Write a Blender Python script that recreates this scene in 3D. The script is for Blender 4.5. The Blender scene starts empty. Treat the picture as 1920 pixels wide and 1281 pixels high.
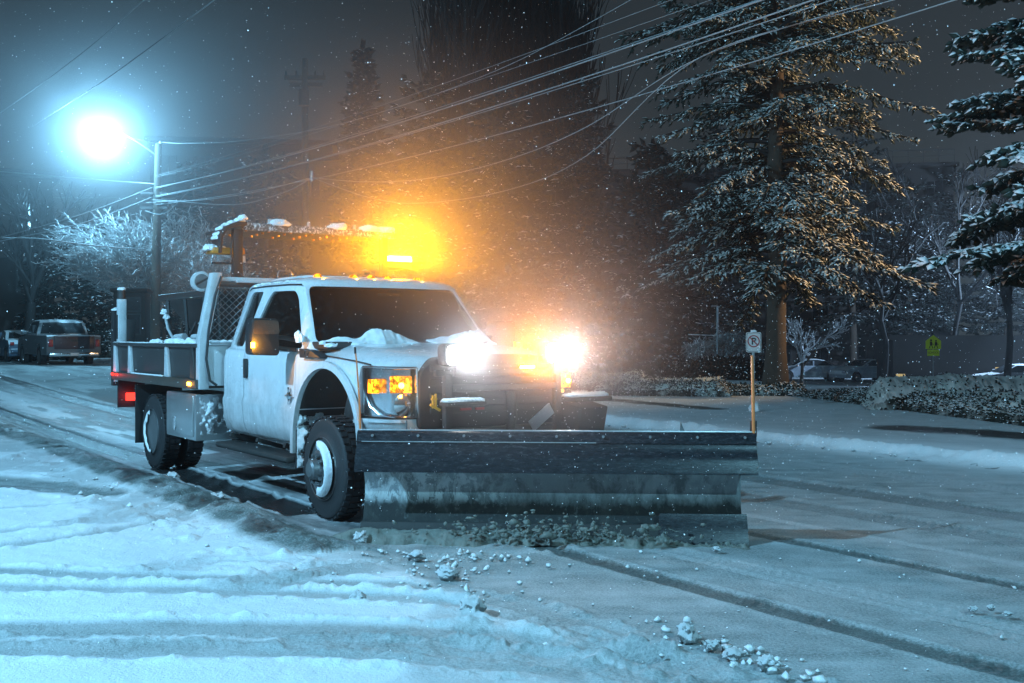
import bpy, bmesh, math, random
import numpy as np
from mathutils import Vector, Matrix
PI = math.pi
random.seed(7)
scene = bpy.context.scene
COL = scene.collection

# ------------------------------------------------------------------ helpers
def link(o, parent=None):
    COL.objects.link(o)
    if parent is not None:
        o.parent = parent
    return o

def tag(o, label=None, cat=None, group=None, kind=None):
    if label: o['label'] = label
    if cat: o['category'] = cat
    if group: o['group'] = group
    if kind: o['kind'] = kind
    return o

def empty(name, loc, rz=0.0, **k):
    o = bpy.data.objects.new(name, None)
    o.empty_display_size = .2
    o.location = loc
    o.rotation_euler = (0, 0, rz)
    link(o)
    return tag(o, **k)

def mesh_np(name, V, Fq, mat, parent=None, smooth=False, k=None):
    """V (n,3), Fq (m,k) constant polygon size"""
    V = np.asarray(V, dtype=np.float32); Fq = np.asarray(Fq, dtype=np.int32)
    me = bpy.data.meshes.new(name)
    n, m, kk = len(V), len(Fq), Fq.shape[1]
    me.vertices.add(n); me.vertices.foreach_set('co', V.ravel())
    me.loops.add(m * kk); me.loops.foreach_set('vertex_index', Fq.ravel())
    me.polygons.add(m)
    me.polygons.foreach_set('loop_start', np.arange(0, m * kk, kk, dtype=np.int32))
    me.polygons.foreach_set('loop_total', np.full(m, kk, dtype=np.int32))
    me.update(calc_edges=True)
    me.validate()
    if smooth:
        me.polygons.foreach_set('use_smooth', np.ones(m, dtype=bool))
    me.materials.append(mat)
    return link(bpy.data.objects.new(name, me), parent)

class MB:
    """collects shapes and links them as ONE mesh"""
    def __init__(s): s.v = []; s.f = []
    def add(s, V, F):
        b = len(s.v); s.v += [tuple(p) for p in V]; s.f += [tuple(i + b for i in f) for f in F]; return s
    def box(s, x0, x1, y0, y1, z0, z1, M=None):
        V = [(x0,y0,z0),(x1,y0,z0),(x1,y1,z0),(x0,y1,z0),(x0,y0,z1),(x1,y0,z1),(x1,y1,z1),(x0,y1,z1)]
        if M is not None: V = [M @ Vector(p) for p in V]
        return s.add(V, [(3,2,1,0),(4,5,6,7),(0,1,5,4),(1,2,6,5),(2,3,7,6),(3,0,4,7)])
    def ob(s, c, size, rot=(0,0,0)):
        M = Matrix.Translation(c) @ Matrix.Rotation(rot[2],4,'Z') @ Matrix.Rotation(rot[1],4,'Y') @ Matrix.Rotation(rot[0],4,'X')
        a,b,d = size[0]/2,size[1]/2,size[2]/2
        return s.box(-a,a,-b,b,-d,d,M)
    def tube(s, pts, r, n=8, cap=True):
        pts = [Vector(p) for p in pts]; m = len(pts)
        rs = r if isinstance(r,(list,tuple)) else [r]*m
        V=[];F=[]
        up = Vector((0,0,1)); prev=None
        for i,p in enumerate(pts):
            d = (pts[min(i+1,m-1)]-pts[max(i-1,0)])
            if d.length<1e-9: d=Vector((0,0,1))
            d.normalize()
            a = prev if prev is not None else (up if abs(d.z)<.95 else Vector((1,0,0)))
            e1 = (a - d*a.dot(d))
            if e1.length<1e-6: e1 = d.orthogonal()
            e1.normalize(); prev=e1; e2 = d.cross(e1)
            for k in range(n):
                t=2*PI*k/n; V.append(p+(e1*math.cos(t)+e2*math.sin(t))*rs[i])
        for i in range(m-1):
            for k in range(n):
                a=i*n+k;b=i*n+(k+1)%n
                F.append((a,b,b+n,a+n))
        if cap:
            F.append(tuple(range(n-1,-1,-1))); F.append(tuple(range((m-1)*n,m*n)))
        return s.add(V,F)
    def cyl(s, p0, p1, r, n=16, r1=None): return s.tube([p0,p1],[r,r if r1 is None else r1],n)
    def lathe(s, prof, c, axis='y', n=32, closed=False):
        """prof list of (t along axis, radius)"""
        V=[];F=[];c=Vector(c)
        for t,r in prof:
            for k in range(n):
                a=2*PI*k/n; u,w=r*math.cos(a),r*math.sin(a)
                V.append(c+(Vector((u,t,w)) if axis=='y' else Vector((t,u,w)) if axis=='x' else Vector((u,w,t))))
        m=len(prof)
        for i in range(m-1 if not closed else m):
            j=(i+1)%m
            for k in range(n):
                F.append((i*n+k,i*n+(k+1)%n,j*n+(k+1)%n,j*n+k))
        if not closed:
            F.append(tuple(range(n-1,-1,-1))); F.append(tuple(range((m-1)*n,m*n)))
        return s.add(V,F)
    def prism(s, poly, a0, a1, axis='y'):
        """2D polygon extruded along axis. axis y: poly=(x,z); axis x: poly=(y,z); axis z: poly=(x,y)"""
        n=len(poly)
        def P(p,t):
            return (p[0],t,p[1]) if axis=='y' else (t,p[0],p[1]) if axis=='x' else (p[0],p[1],t)
        V=[P(p,a0) for p in poly]+[P(p,a1) for p in poly]
        F=[tuple(range(n)),tuple(range(2*n-1,n-1,-1))]
        for i in range(n): j=(i+1)%n; F.append((i,i+n,j+n,j))
        return s.add(V,F)
    def build(s, name, mat, parent=None, smooth=35, bevel=0, seg=2, fix=True):
        me = bpy.data.meshes.new(name); me.from_pydata(s.v,[],s.f); 
        if fix:
            bm=bmesh.new(); bm.from_mesh(me); bmesh.ops.recalc_face_normals(bm,faces=bm.faces); 
            if bevel:
                ed=[e for e in bm.edges if e.is_manifold and e.calc_face_angle(0)>.5]
                bmesh.ops.bevel(bm,geom=ed,offset=bevel,segments=seg,profile=.5,affect='EDGES',clamp_overlap=True)
            bm.to_mesh(me); bm.free()
        if smooth:
            me.polygons.foreach_set('use_smooth',[True]*len(me.polygons)); me.set_sharp_from_angle(angle=math.radians(smooth))
        me.materials.append(mat)
        return link(bpy.data.objects.new(name, me), parent)

def boolean(o, cutters, op='DIFFERENCE'):
    """apply booleans; cutters are MB; mesh replaced"""
    par=o.parent; o.parent=None
    for c in cutters:
        co = c.build('cut_tmp', o.data.materials[0], None, smooth=0)
        m = o.modifiers.new('b','BOOLEAN'); m.operation=op; m.object=co; m.solver='EXACT'; bpy.context.view_layer.update()
        dg = bpy.context.evaluated_depsgraph_get(); dg.update()
        me = bpy.data.meshes.new_from_object(o.evaluated_get(dg))
        o.modifiers.clear(); old=o.data; o.data=me
        bpy.data.objects.remove(co)
    o.data.name=o.name; o.parent=par
    return o

def smooth_angle(o,a=35):
    me=o.data; me.polygons.foreach_set('use_smooth',[True]*len(me.polygons)); me.set_sharp_from_angle(angle=math.radians(a))

def text_mesh(name, body, size, mat, parent, M, extrude=.001, align='CENTER', bold=0):
    cu=bpy.data.curves.new(name,'FONT'); cu.body=body; cu.size=size; cu.extrude=extrude; cu.align_x=align; cu.align_y='CENTER'; cu.offset=bold
    t=bpy.data.objects.new('t',cu); COL.objects.link(t)
    dg=bpy.context.evaluated_depsgraph_get(); me=bpy.data.meshes.new_from_object(t.evaluated_get(dg))
    bpy.data.objects.remove(t)
    me.transform(M); me.materials.clear(); me.materials.append(mat)
    return link(bpy.data.objects.new(name,me),parent)

# ------------------------------------------------------------------ numpy noise
def _hash(ix,iy,seed):
    h=(ix.astype(np.int64)*374761393+iy.astype(np.int64)*668265263+seed*1442695041)&0xffffffff
    h=((h^(h>>13))*1274126177)&0xffffffff
    return ((h^(h>>16))&0xffff)/65535.0
def vnoise(x,y,seed=0):
    ix=np.floor(x);iy=np.floor(y);fx=x-ix;fy=y-iy
    fx=fx*fx*(3-2*fx);fy=fy*fy*(3-2*fy)
    a=_hash(ix,iy,seed);b=_hash(ix+1,iy,seed);c=_hash(ix,iy+1,seed);d=_hash(ix+1,iy+1,seed)
    return (a*(1-fx)+b*fx)*(1-fy)+(c*(1-fx)+d*fx)*fy
def fbm(x,y,seed=0,oct=4,gain=.5):
    s=0;a=1;t=0
    for o in range(oct):
        s=s+a*vnoise(x*2**o,y*2**o,seed+o*17);t+=a;a*=gain
    return s/t
def sstep(a,b,x):
    t=np.clip((x-a)/(b-a),0,1);return t*t*(3-2*t)

# ------------------------------------------------------------------ materials
def new_mat(name):
    m=bpy.data.materials.new(name); m.use_nodes=True; m.node_tree.nodes.clear(); return m
class NT:
    def __init__(s,m): s.t=m.node_tree; s.o=s.t.nodes.new('ShaderNodeOutputMaterial')
    def n(s,ty,**k):
        nd=s.t.nodes.new('ShaderNode'+ty)
        for a,b in k.items(): setattr(nd,a,b)
        return nd
    def l(s,a,b): s.t.links.new(a,b)
    def noise(s,scale,detail=4,rough=.6,vec=None,dist=0):
        n=s.n('TexNoise'); n.inputs['Scale'].default_value=scale; n.inputs['Detail'].default_value=detail; n.inputs['Roughness'].default_value=rough; n.inputs['Distortion'].default_value=dist
        if vec is not None: s.l(vec,n.inputs['Vector'])
        return n.outputs['Fac']
    def ramp(s,fac,a,b,ca=(0,0,0,1),cb=(1,1,1,1)):
        r=s.n('ValToRGB'); r.color_ramp.elements[0].position=a; r.color_ramp.elements[1].position=b
        r.color_ramp.elements[0].color=ca; r.color_ramp.elements[1].color=cb
        s.l(fac,r.inputs[0]); return r.outputs[0]
    def math(s,op,a,b=None,clamp=False):
        m=s.n('Math',operation=op,use_clamp=clamp)
        for i,v in enumerate((a,b)):
            if v is None: continue
            if isinstance(v,(int,float)): m.inputs[i].default_value=v
            else: s.l(v,m.inputs[i])
        return m.outputs[0]
    def mix(s,f,a,b):
        m=s.n('Mix',data_type='RGBA')
        if isinstance(f,(int,float)): m.inputs[0].default_value=f
        else: s.l(f,m.inputs[0])
        for i,v in ((6,a),(7,b)):
            if isinstance(v,tuple): m.inputs[i].default_value=v if len(v)==4 else (*v,1)
            else: s.l(v,m.inputs[i])
        return m.outputs[2]
    def bump(s,h,strength=.3,dist=.01):
        b=s.n('Bump'); b.inputs['Strength'].default_value=strength; b.inputs['Distance'].default_value=dist; s.l(h,b.inputs['Height']); return b.outputs[0]
    def bsdf(s,col,rough=.5,metal=0,normal=None,coat=0,spec=.5,emis=None,es=0,sss=0):
        p=s.n('BsdfPrincipled')
        for nm,v in (('Base Color',col),('Roughness',rough),('Metallic',metal)):
            if isinstance(v,tuple): p.inputs[nm].default_value=v if len(v)==4 else (*v,1)
            elif isinstance(v,(int,float)): p.inputs[nm].default_value=v
            else: s.l(v,p.inputs[nm])
        p.inputs['Coat Weight'].default_value=coat; p.inputs['Specular IOR Level'].default_value=spec
        if normal is not None: s.l(normal,p.inputs['Normal'])
        if emis: p.inputs['Emission Color'].default_value=(*emis,1); p.inputs['Emission Strength'].default_value=es
        s.l(p.outputs[0],s.o.inputs[0]); return p
def simple(name,col,rough=.5,metal=0,coat=0,spec=.5,nscale=12,namt=.25,bump=0,emis=None,es=0,bs=60):
    m=new_mat(name);t=NT(m);tc=t.n('TexCoord').outputs['Object']
    f=t.noise(nscale,5,.6,tc)
    dark=tuple(c*(1-namt) for c in col); lite=tuple(min(1,c*(1+namt)) for c in col)
    c=t.mix(f,dark,lite)
    r=t.math('MULTIPLY_ADD',f,.2) ; t.t.nodes[-1].inputs[2].default_value=max(0,rough-.1)
    nm=t.bump(t.noise(bs,3,.6,tc),bump,.01) if bump else None
    t.bsdf(c,r,metal,nm,coat,spec,emis,es); return m
def emit(name,col,strength):
    m=new_mat(name);t=NT(m);e=t.n('Emission');e.inputs[0].default_value=(*col,1);e.inputs[1].default_value=strength;t.l(e.outputs[0],t.o.inputs[0]);return m
def snowy(name,col,amount=.5,rough=.8,scale=6,snow=(.82,.84,.86),namt=.3,soft=.25,metal=0):
    """material with real snow lying on upward faces"""
    m=new_mat(name);t=NT(m);tc=t.n('TexCoord').outputs['Object']
    g=t.n('NewGeometry');sx=t.n('SeparateXYZ');t.l(g.outputs['True Normal'],sx.inputs[0])
    f=t.noise(scale,4,.6,tc)
    a=t.math('ADD',sx.outputs[2],t.math('MULTIPLY',t.math('SUBTRACT',f,.5),1.6))
    fac=t.ramp(a,max(0,1-amount-soft/2),min(1,1-amount+soft/2))
    base=t.mix(t.noise(scale*3,3,.6,tc),tuple(c*(1-namt) for c in col),tuple(min(1,c*(1+namt)) for c in col))
    t.bsdf(t.mix(fac,base,snow),rough,metal,t.bump(t.noise(scale*8,3,.6,tc),.3,.01),spec=.3); return m

M={}
M['paint']=None
def mk_paint():
    m=new_mat('white_truck_paint');t=NT(m);tc=t.n('TexCoord').outputs['Object']
    sx=t.n('SeparateXYZ');t.l(tc,sx.inputs[0])
    f=t.noise(5,6,.7,tc); f2=t.noise(40,4,.6,tc)
    low=t.math('SUBTRACT',1.0,t.math('MULTIPLY',t.math('SUBTRACT',sx.outputs[2],.5),1.5),True)
    mpz=t.n('Mapping');mpz.inputs['Scale'].default_value=(9,9,.7);t.l(tc,mpz.inputs[0]);fs=t.noise(2.2,4,.65,mpz.outputs[0])
    dirt=t.math('MULTIPLY',t.ramp(t.math('ADD',t.math('MULTIPLY',f,.75),t.math('MULTIPLY',low,.45)),.38,.85),.8)
    c=t.mix(dirt,(.72,.72,.74),(.26,.24,.23))
    c=t.mix(t.math('MULTIPLY',t.ramp(t.math('ADD',fs,t.math('MULTIPLY',low,.12)),.55,.75),.45),c,(.33,.32,.32)); c=t.mix(t.math('MULTIPLY',t.ramp(f2,.6,.75),.2),c,(.36,.35,.35))
    r=t.math('ADD',t.math('MULTIPLY',dirt,.5),.22)
    t.bsdf(c,r,0,t.bump(f2,.04,.004),coat=.4); return m
M['paint']=mk_paint()
M['black']=simple('black_plastic',(.022,.022,.024),.5,bump=.15)
M['frame']=simple('dirty_black_frame',(.03,.028,.027),.6,bump=.3,nscale=6,namt=.5)
M['rubber']=simple('tyre_rubber',(.025,.025,.027),.7,bump=.3,nscale=8,namt=.4)
M['tyre_snowy']=simple('packed_snow',(.55,.56,.56),.8,bump=.8,nscale=14,namt=.35,bs=30)
M['rim']=simple('dirty_steel_rim',(.17,.175,.18),.45,metal=.6,nscale=9,namt=.5,bump=.2)
M['chrome']=simple('chrome',(.75,.76,.78),.16,metal=1,namt=.1)
M['alu']=simple('aluminium',(.55,.57,.58),.36,metal=.85,nscale=5,namt=.18,bump=.12)
M['bedgrey']=simple('grey_bed_steel',(.045,.045,.046),.45,metal=.2,nscale=5,namt=.5,bump=.2)
M['bedbrown']=simple('brown_dirty_rail',(.07,.055,.045),.5,nscale=6,namt=.5,bump=.3)
M['bedwhite']=simple('worn_white_steel',(.55,.56,.57),.45,nscale=7,namt=.3,bump=.2)
M['poly']=simple('black_poly_hopper',(.03,.028,.028),.45,nscale=4,namt=.35,bump=.08)
M['seat']=simple('grey_cloth',(.05,.05,.055),.9,bump=.3)
M['orange']=simple('orange_marker_plastic',(.75,.22,.07),.4,namt=.15)
M['amberdead']=simple('amber_plastic',(.6,.22,.02),.3,namt=.2)
M['yellow']=simple('yellow_tape',(.7,.38,.02),.5)
M['redp']=simple('red_plastic',(.35,.02,.02),.35)
M['slushpale']=simple('sandy_salt_with_snow',(.62,.56,.42),.9,nscale=6,namt=.25,bump=.8,bs=20)
def mk_speck():
    m=new_mat('snow_specked_board_edge');t=NT(m);tc=t.n('TexCoord').outputs['Object']
    t.bsdf(t.mix(t.ramp(t.noise(38,4,.7,tc),.5,.62),(.10,.085,.08),(.75,.74,.74)),.7); return m
M['speck']=mk_speck()
def mk_snow(name,c1=(.80,.82,.84),c2=(.90,.91,.92),bs=35,bstr=.5):
    m=new_mat(name);t=NT(m);tc=t.n('TexCoord').outputs['Object']
    t.bsdf(t.mix(t.noise(9,4,.6,tc),c1,c2),.75,0,t.bump(t.noise(bs,6,.7,tc),bstr,.02),spec=.25);return m
M['snow']=mk_snow('fresh_snow')
M['slush']=mk_snow('dirty_slush',(.10,.105,.09),(.30,.31,.28),14,1.0)
def mk_glass(name,tint,rough=.02,k=.12):
    m=new_mat(name);t=NT(m)
    tr=t.n('BsdfTransparent');tr.inputs[0].default_value=(*tint,1)
    gl=t.n('BsdfGlossy');gl.inputs['Roughness'].default_value=rough;gl.inputs[0].default_value=(.9,.9,.9,1)
    fr=t.n('Fresnel');fr.inputs[0].default_value=1.5
    tc=t.n('TexCoord').outputs['Object']
    df=t.n('BsdfDiffuse');df.inputs[0].default_value=(.3,.3,.3,1)
    mx=t.n('MixShader');t.l(fr.outputs[0],mx.inputs[0]);t.l(tr.outputs[0],mx.inputs[1]);t.l(gl.outputs[0],mx.inputs[2])
    m2=t.n('MixShader');t.l(t.math('MULTIPLY',t.ramp(t.noise(18,6,.75,tc),.5,.8),k),m2.inputs[0]);t.l(mx.outputs[0],m2.inputs[1]);t.l(df.outputs[0],m2.inputs[2])
    t.l(m2.outputs[0],t.o.inputs[0]);return m
M['glass']=mk_glass('tinted_glass',(.35,.35,.36),.02,.13)
M['lens']=mk_glass('clear_lens',(.85,.85,.85),.05,.25)
M['e_white']=emit('lit_white_lamp',(1,.97,.93),60)
M['e_amber']=emit('lit_amber_lamp',(1,.42,.03),30)
M['e_beacon']=emit('lit_amber_beacon',(1,.5,.06),80)
def mk_turn():
    m=new_mat('lit_turn_lamp');t=NT(m);tc=t.n('TexCoord').outputs['Object'];e=t.n('Emission');e.inputs[0].default_value=(1,.30,.01,1)
    t.l(t.math('MULTIPLY_ADD',t.ramp(t.noise(26,3,.7,tc),.42,.68),7.0),e.inputs[1]); t.t.nodes[-1].inputs[2].default_value=.6
    t.l(e.outputs[0],t.o.inputs[0]);return m
M['e_turn']=mk_turn()
M['e_red']=emit('lit_red_lamp',(1,.03,.02),4)
M['e_street']=emit('lit_street_lamp',(.55,.85,1),120)
M['e_sodium']=emit('lit_warm_street_lamp',(1,.6,.3),20)
M['pole']=snowy('wooden_pole',(.06,.05,.04),.03,scale=4)
M['wire']=simple('snow_lined_wire',(.30,.31,.32),.8,nscale=2,namt=.35)
M['barewire']=simple('black_wire',(.05,.05,.055),.5)
M['galv']=simple('galvanised_steel',(.3,.31,.32),.5,metal=.6)
M['bark']=simple('rough_bark',(.055,.038,.028),.9,nscale=9,namt=.5,bump=1,bs=14)
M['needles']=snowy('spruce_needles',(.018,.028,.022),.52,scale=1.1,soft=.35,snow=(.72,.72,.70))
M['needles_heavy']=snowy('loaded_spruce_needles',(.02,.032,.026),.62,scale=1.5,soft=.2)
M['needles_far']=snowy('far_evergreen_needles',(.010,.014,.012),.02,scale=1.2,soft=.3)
M['twig']=snowy('frosted_twigs',(.30,.30,.30),1.25,scale=5,soft=.5,snow=(.92,.94,.97))
M['darktwig']=snowy('dark_twigs',(.022,.02,.02),.04,scale=4)
M['hedge']=snowy('snowy_hedge_leaves',(.02,.023,.016),.30,scale=1.6,soft=.3)
M['hedgecap']=snowy('snow_capped_hedge',(.02,.022,.016),.74,scale=1.3,soft=.35,snow=(.55,.56,.52))
M['brick']=simple('dark_brick',(.035,.03,.028),.9,nscale=3,bump=.3)
M['panes']=simple('dark_window_panes',(.008,.009,.011),.15)
M['carpaint']=snowy('snow_dusted_car_paint',(.13,.14,.15),.58,scale=2.0,rough=.5,soft=.35)
M['carblue']=snowy('snow_dusted_blue_paint',(.08,.12,.17),.66,scale=2.0,rough=.5,soft=.3)
M['carwhite']=snowy('snow_dusted_white_paint',(.38,.42,.48),.8,scale=2.0,rough=.5,soft=.3)
M['darkred']=simple('dark_red_tailgate',(.05,.018,.02),.4)
M['carglass']=simple('frosted_car_glass',(.03,.035,.04),.25,nscale=6,namt=.8)
# ------------------------------------------------------------------ camera (horizon a little above the centre)
FPX, HY, CH = 2000.0, 631.0, 1.53
cam=bpy.data.cameras.new('camera'); cam.sensor_width=36; cam.lens=36*FPX/1920; cam.shift_y=-(640.5-HY)/1920
cam.clip_end=1000; cam.clip_start=.1
camo=bpy.data.objects.new('camera',cam); camo.location=(0,0,CH); camo.rotation_euler=(PI/2,0,0); COL.objects.link(camo); scene.camera=camo
def at(px,py,Y):
    return Vector(((px-960)/FPX*Y, Y, CH-(py-HY)/FPX*Y))
def gpt(px,py):
    Y=FPX*CH/(py-HY); return ((px-960)/FPX*Y,Y)
TH=math.radians(35.2); F2=(math.sin(TH),-math.cos(TH)); L2=(math.cos(TH),math.sin(TH)); TO=(-.70,9.44)
def w2l(X,Y):
    dx=X-TO[0];dy=Y-TO[1]; return dx*F2[0]+dy*F2[1], dx*L2[0]+dy*L2[1]
def l2w(x,y): return (TO[0]+x*F2[0]+y*L2[0], TO[1]+x*F2[1]+y*L2[1])
def terrain(X,Y):
    X=np.asarray(X,float);Y=np.asarray(Y,float)
    z=.42*sstep(1,16,-X)*sstep(14,40,Y)
    z=z-1.35*sstep(7,16,X)*sstep(27,52,Y)
    u=X*L2[0]+Y*L2[1]
    z=z+.12*sstep(11.85,12.05,u)*(1-sstep(26,40,Y)*(X>0))
    return z
def tz(X,Y): return float(terrain(X,Y))

# ------------------------------------------------------------------ ground
def polydist(X,Y,pts):
    """distance to polyline and parameter"""
    best=np.full(X.shape,1e9); tt=np.zeros(X.shape); tot=0
    for (ax,ay),(bx,by) in zip(pts[:-1],pts[1:]):
        dx,dy=bx-ax,by-ay; L=dx*dx+dy*dy
        t=np.clip(((X-ax)*dx+(Y-ay)*dy)/L,0,1)
        d=np.hypot(X-ax-t*dx,Y-ay-t*dy)
        m=d<best; best[m]=d[m]; tt[m]=(tot+t*math.sqrt(L))[m]; tot+=math.sqrt(L)
    return best,tt/tot
def build_ground():
    n_c,n_r=860,960
    Yr=np.concatenate([2.4*(34/2.4)**(np.arange(n_r)/n_r), 34*(160/34)**(np.arange(101)/100)])
    a=np.linspace(-.74,.74,n_c)
    Yg,Ag=np.meshgrid(Yr,a,indexing='ij')
    X=Ag*(Yg+.6); Y=Yg.copy()
    u=X*L2[0]+Y*L2[1]; s,lat=(X-TO[0])*F2[0]+(Y-TO[1])*F2[1],(X-TO[0])*L2[0]+(Y-TO[1])*L2[1]
    H=terrain(X,Y)
    slush=np.zeros_like(X); wet=np.zeros_like(X)
    wob=.12*(fbm(X*.7,Y*.7,3)-.5)
    # fresh, deep snow on our side of the road (u<3.3)
    fresh=1-sstep(3.05,3.55,u+1.1*(fbm(X*1.1,Y*1.1,11,5,.6)-.5))
    n1=fbm(X*1.6,Y*1.6,1,5); n2=fbm(X*14,Y*14,5,3); n3=fbm(X*5,Y*5,8,4)
    H+=fresh*(.035+.034*(n1-.5)+.014*(n3-.5)+.007*(n2-.5))
    road=(1-fresh)*(1-sstep(11.2,11.8,u))
    H+=road*(.006*(n3-.5)+.005*(n2-.5))
    slush+=road*(.68+.34*(n3-.5)+.25*(fbm(X*2,Y*9,4,3)-.5))
    slush=slush*(1-.45*sstep(10,11.5,u))
    # tyre tracks that follow the road
    along=X*F2[0]+Y*F2[1]
    ahead=1-(s<.9)*((lat>-1.6)&(lat<1.5))
    for uc,w,st,dp in ((4.66,.10,.85,.012),(6.30,.085,.8,.010),(7.72,.20,.50,.010),(8.78,.24,.62,.012),(5.35,.08,.22,.004),(5.20,.05,.25,.004),(10.2,.2,.25,.006),(6.9,.06,.15,.003)):
        wv=uc+.05*(vnoise(along*.25,along*0,int(uc*10))-.5)
        d=np.abs(u-wv)+.025*(n2-.5)
        m=(1-sstep(w*.75,w*1.25,d))*ahead*(1-fresh)
        slush=slush*(1-m)+m*(.45+.55*st); wet=np.maximum(wet,m*st*.42*(.7+.6*n3)); H-=m*dp*1.3
        e=(1-sstep(0,w*.5,np.abs(d-w*1.35)))*ahead*(1-fresh); H+=e*dp*.5+m*.003*np.sin(along*2*PI/.08+d*40)*(n3>.42)
    # ploughed strip behind the blade
    pl=(s<.7)*sstep(-1.55,-1.35,lat+wob)*(1-sstep(1.35,1.6,lat+wob))
    n4=fbm(along*1.2,u*7,21,4)
    pw=pl*(.55+.75*(n4-.45)); 
    slush=slush*(1-pl)+pl*np.clip(.40+1.1*(n4-.5),0,1)
    wet=np.maximum(wet*(1-pl),np.clip(pw,0,1)*.75)
    mid=pl*np.exp(-((lat+.25)/.42)**2)*sstep(.36,.5,fbm(along*.6,u*5,23,4)); slush=slush*(1-.85*mid); wet=wet*(1-.9*mid); lamp_glare=mid+0*mid  # paler, smoother centre strip stands in for the street lamp's reflection on wet road
    for lc in (-1.02,.98):
        d=np.abs(lat-lc+wob*.5); m=(1-sstep(.16,.26,d))*(s<-.4)
        edge=(1-sstep(0,.05,np.abs(d-.24)))*(s<-.4)
        wet=np.maximum(wet,m*.98); slush=np.maximum(slush,m); H-=m*.012; H+=edge*(.016+.02*(n3-.4)); wet=wet*(1-edge*.5)
    # windrow of dirty slush pushed to the side
    c=-1.62+.18*(fbm(along*.8,along*0,31)-.5)
    d=np.abs(lat-c); wr=np.exp(-(d/.26)**2)*(s<1.3)
    H+=wr*(.05+.13*(fbm(X*3.2,Y*3.2,41,5,.65)-.42)+.035*(fbm(X*16,Y*16,43,3)-.5)); 
    dirty=wr*(fbm(X*2.6,Y*2.6,47,5,.6)>.44)
    slush=np.maximum(slush,sstep(.08,.5,wr)*(.80+1.0*(fbm(X*3,Y*3,47,5,.6)-.42))); wet=np.maximum(wet,sstep(.25,.8,wr)*np.clip((fbm(X*2.2,Y*2.2,48,5,.6)-.42)*3.2,0,.62))
    # lumpy spill-over on the near side of the windrow
    sp=np.exp(-((lat+2.15)/.42)**2)*(s<1.9)*(s>-7)
    H+=sp*.06*np.clip(fbm(X*4.2,Y*4.2,53,4,.6)-.5,0,1)*2.2
    # curved tracks through the fresh snow
    tr=[([(-300,1045),(0,1030),(160,1012),(290,988),(400,955),(520,930)],.10,.024,.50),
        ([(-300,1010),(0,1003),(150,990),(280,965),(420,915),(470,895)],.10,.018,.40),
        ([(-300,968),(0,958),(140,950),(300,925),(390,890)],.08,.014,.35),
        ([(-400,880),(0,905),(90,915),(190,930)],.28,.02,.8),
        ([(-400,1080),(0,1082),(300,1090),(600,1099),(800,1110),(980,1135),(1150,1190)],.10,.014,.58),
        ([(-400,1116),(0,1112),(300,1114),(600,1122),(800,1136),(960,1158),(1200,1225)],.09,.013,.50),
        ([(-500,1187),(0,1190),(300,1188),(600,1194),(900,1206),(1150,1232),(1500,1330)],.16,.016,.62),
        ([(-500,1218),(0,1222),(300,1226),(600,1228),(800,1242),(1000,1258),(1200,1300)],.15,.015,.58),
        ([(560,1212),(800,1225),(1000,1238),(1250,1290)],.10,.02,.6),([(900,1195),(1100,1215),(1300,1250),(1500,1290)],.10,.015,.6),
        ([(560,1075),(760,1050),(960,1040),(1060,1030)],.04,.01,.2),
        ([(560,1060),(420,1060),(300,1075)],.06,.01,.2)]
    for pts,w,dp,st in tr:
        P=[gpt(*p) for p in pts]
        d,t=polydist(X,Y,P); d=d+.04*(n3-.5)+.03*(n2-.5)
        m=(1-sstep(w*.6,w*1.35,d)); Lp=sum(math.dist(P[i],P[i+1]) for i in range(len(P)-1)); H+=m*.0008*np.sin(t*Lp*2*PI/.075+d*40)*(n3>.38); e=np.exp(-((d-w*1.35-.02)/.05)**2)
        H-=m*dp*(.6+.7*n3); H+=e*.030*np.clip(fbm(X*7,Y*7,91,4,.65)-.36,0,1)*2.2; slush=np.maximum(slush,m*st*(.75+.5*n3)); 
    d,t=polydist(X,Y,[gpt(*p) for p in [(-400,905),(0,917),(60,920),(100,922)]]); m=1-sstep(.05,.2,d+.1*(n3-.5)); wet=np.maximum(wet,m*.9)
    # broad packed patches between tracks
    pk=sstep(.52,.64,fbm(X*.9+3,Y*.9,61,4))*fresh*.35; slush=np.maximum(slush,pk)
    d,t=polydist(X,Y,[gpt(*p) for p in [(760,1060),(600,1080),(470,1110)]]); m=(1-sstep(.05,.35,d+.2*(n3-.5)))*fresh; slush=np.maximum(slush,m*.55); H-=m*.01
    # far kerb: bank of snow, pavement, dark driveway mouth
    kr=np.exp(-((u-11.95+.15*(fbm(along,along*0,71)-.5))/.16)**2)*(Y<60)
    H+=kr*(.03+.16*(fbm(X*3.5,Y*3.5,73,5,.7)-.38)); slush=slush*(1-.45*kr)+kr*.25*(n3-.3); 
    sp2=(fbm(X*6,Y*6,75,3)>.66)*np.exp(-((u-11.7)/.12)**2); wet=np.maximum(wet,sp2*.7)
    slush=np.maximum(slush,sstep(12.3,13,u)*(.30+.25*(n3-.5))*(X>0))
    d,t=polydist(X,Y,[gpt(*p) for p in [(1700,818),(1830,826),(2100,850)]]); m=1-sstep(.2,.85,d+.3*(n3-.5)); wet=np.maximum(wet,m*.8); slush=np.maximum(slush,m)
    d,t=polydist(X,Y,[gpt(*p) for p in [(1120,757),(1230,768),(1330,778)]]); m=1-sstep(.15,.5,d+.3*(n3-.5)); wet=np.maximum(wet,m*.5); slush=np.maximum(slush,m)
    # ploughed streaks of the far lane on the left
    lf=sstep(5.9,6.4,u)*(1-sstep(10.8,11.2,u))*(s<-3)
    wet=np.maximum(wet,lf*.40*sstep(.42,.7,fbm(along*.5,u*3,81,4)))
    slush=np.maximum(slush,lf*.75)
    V=np.stack([X,Y,H],-1).reshape(-1,3)
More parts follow.
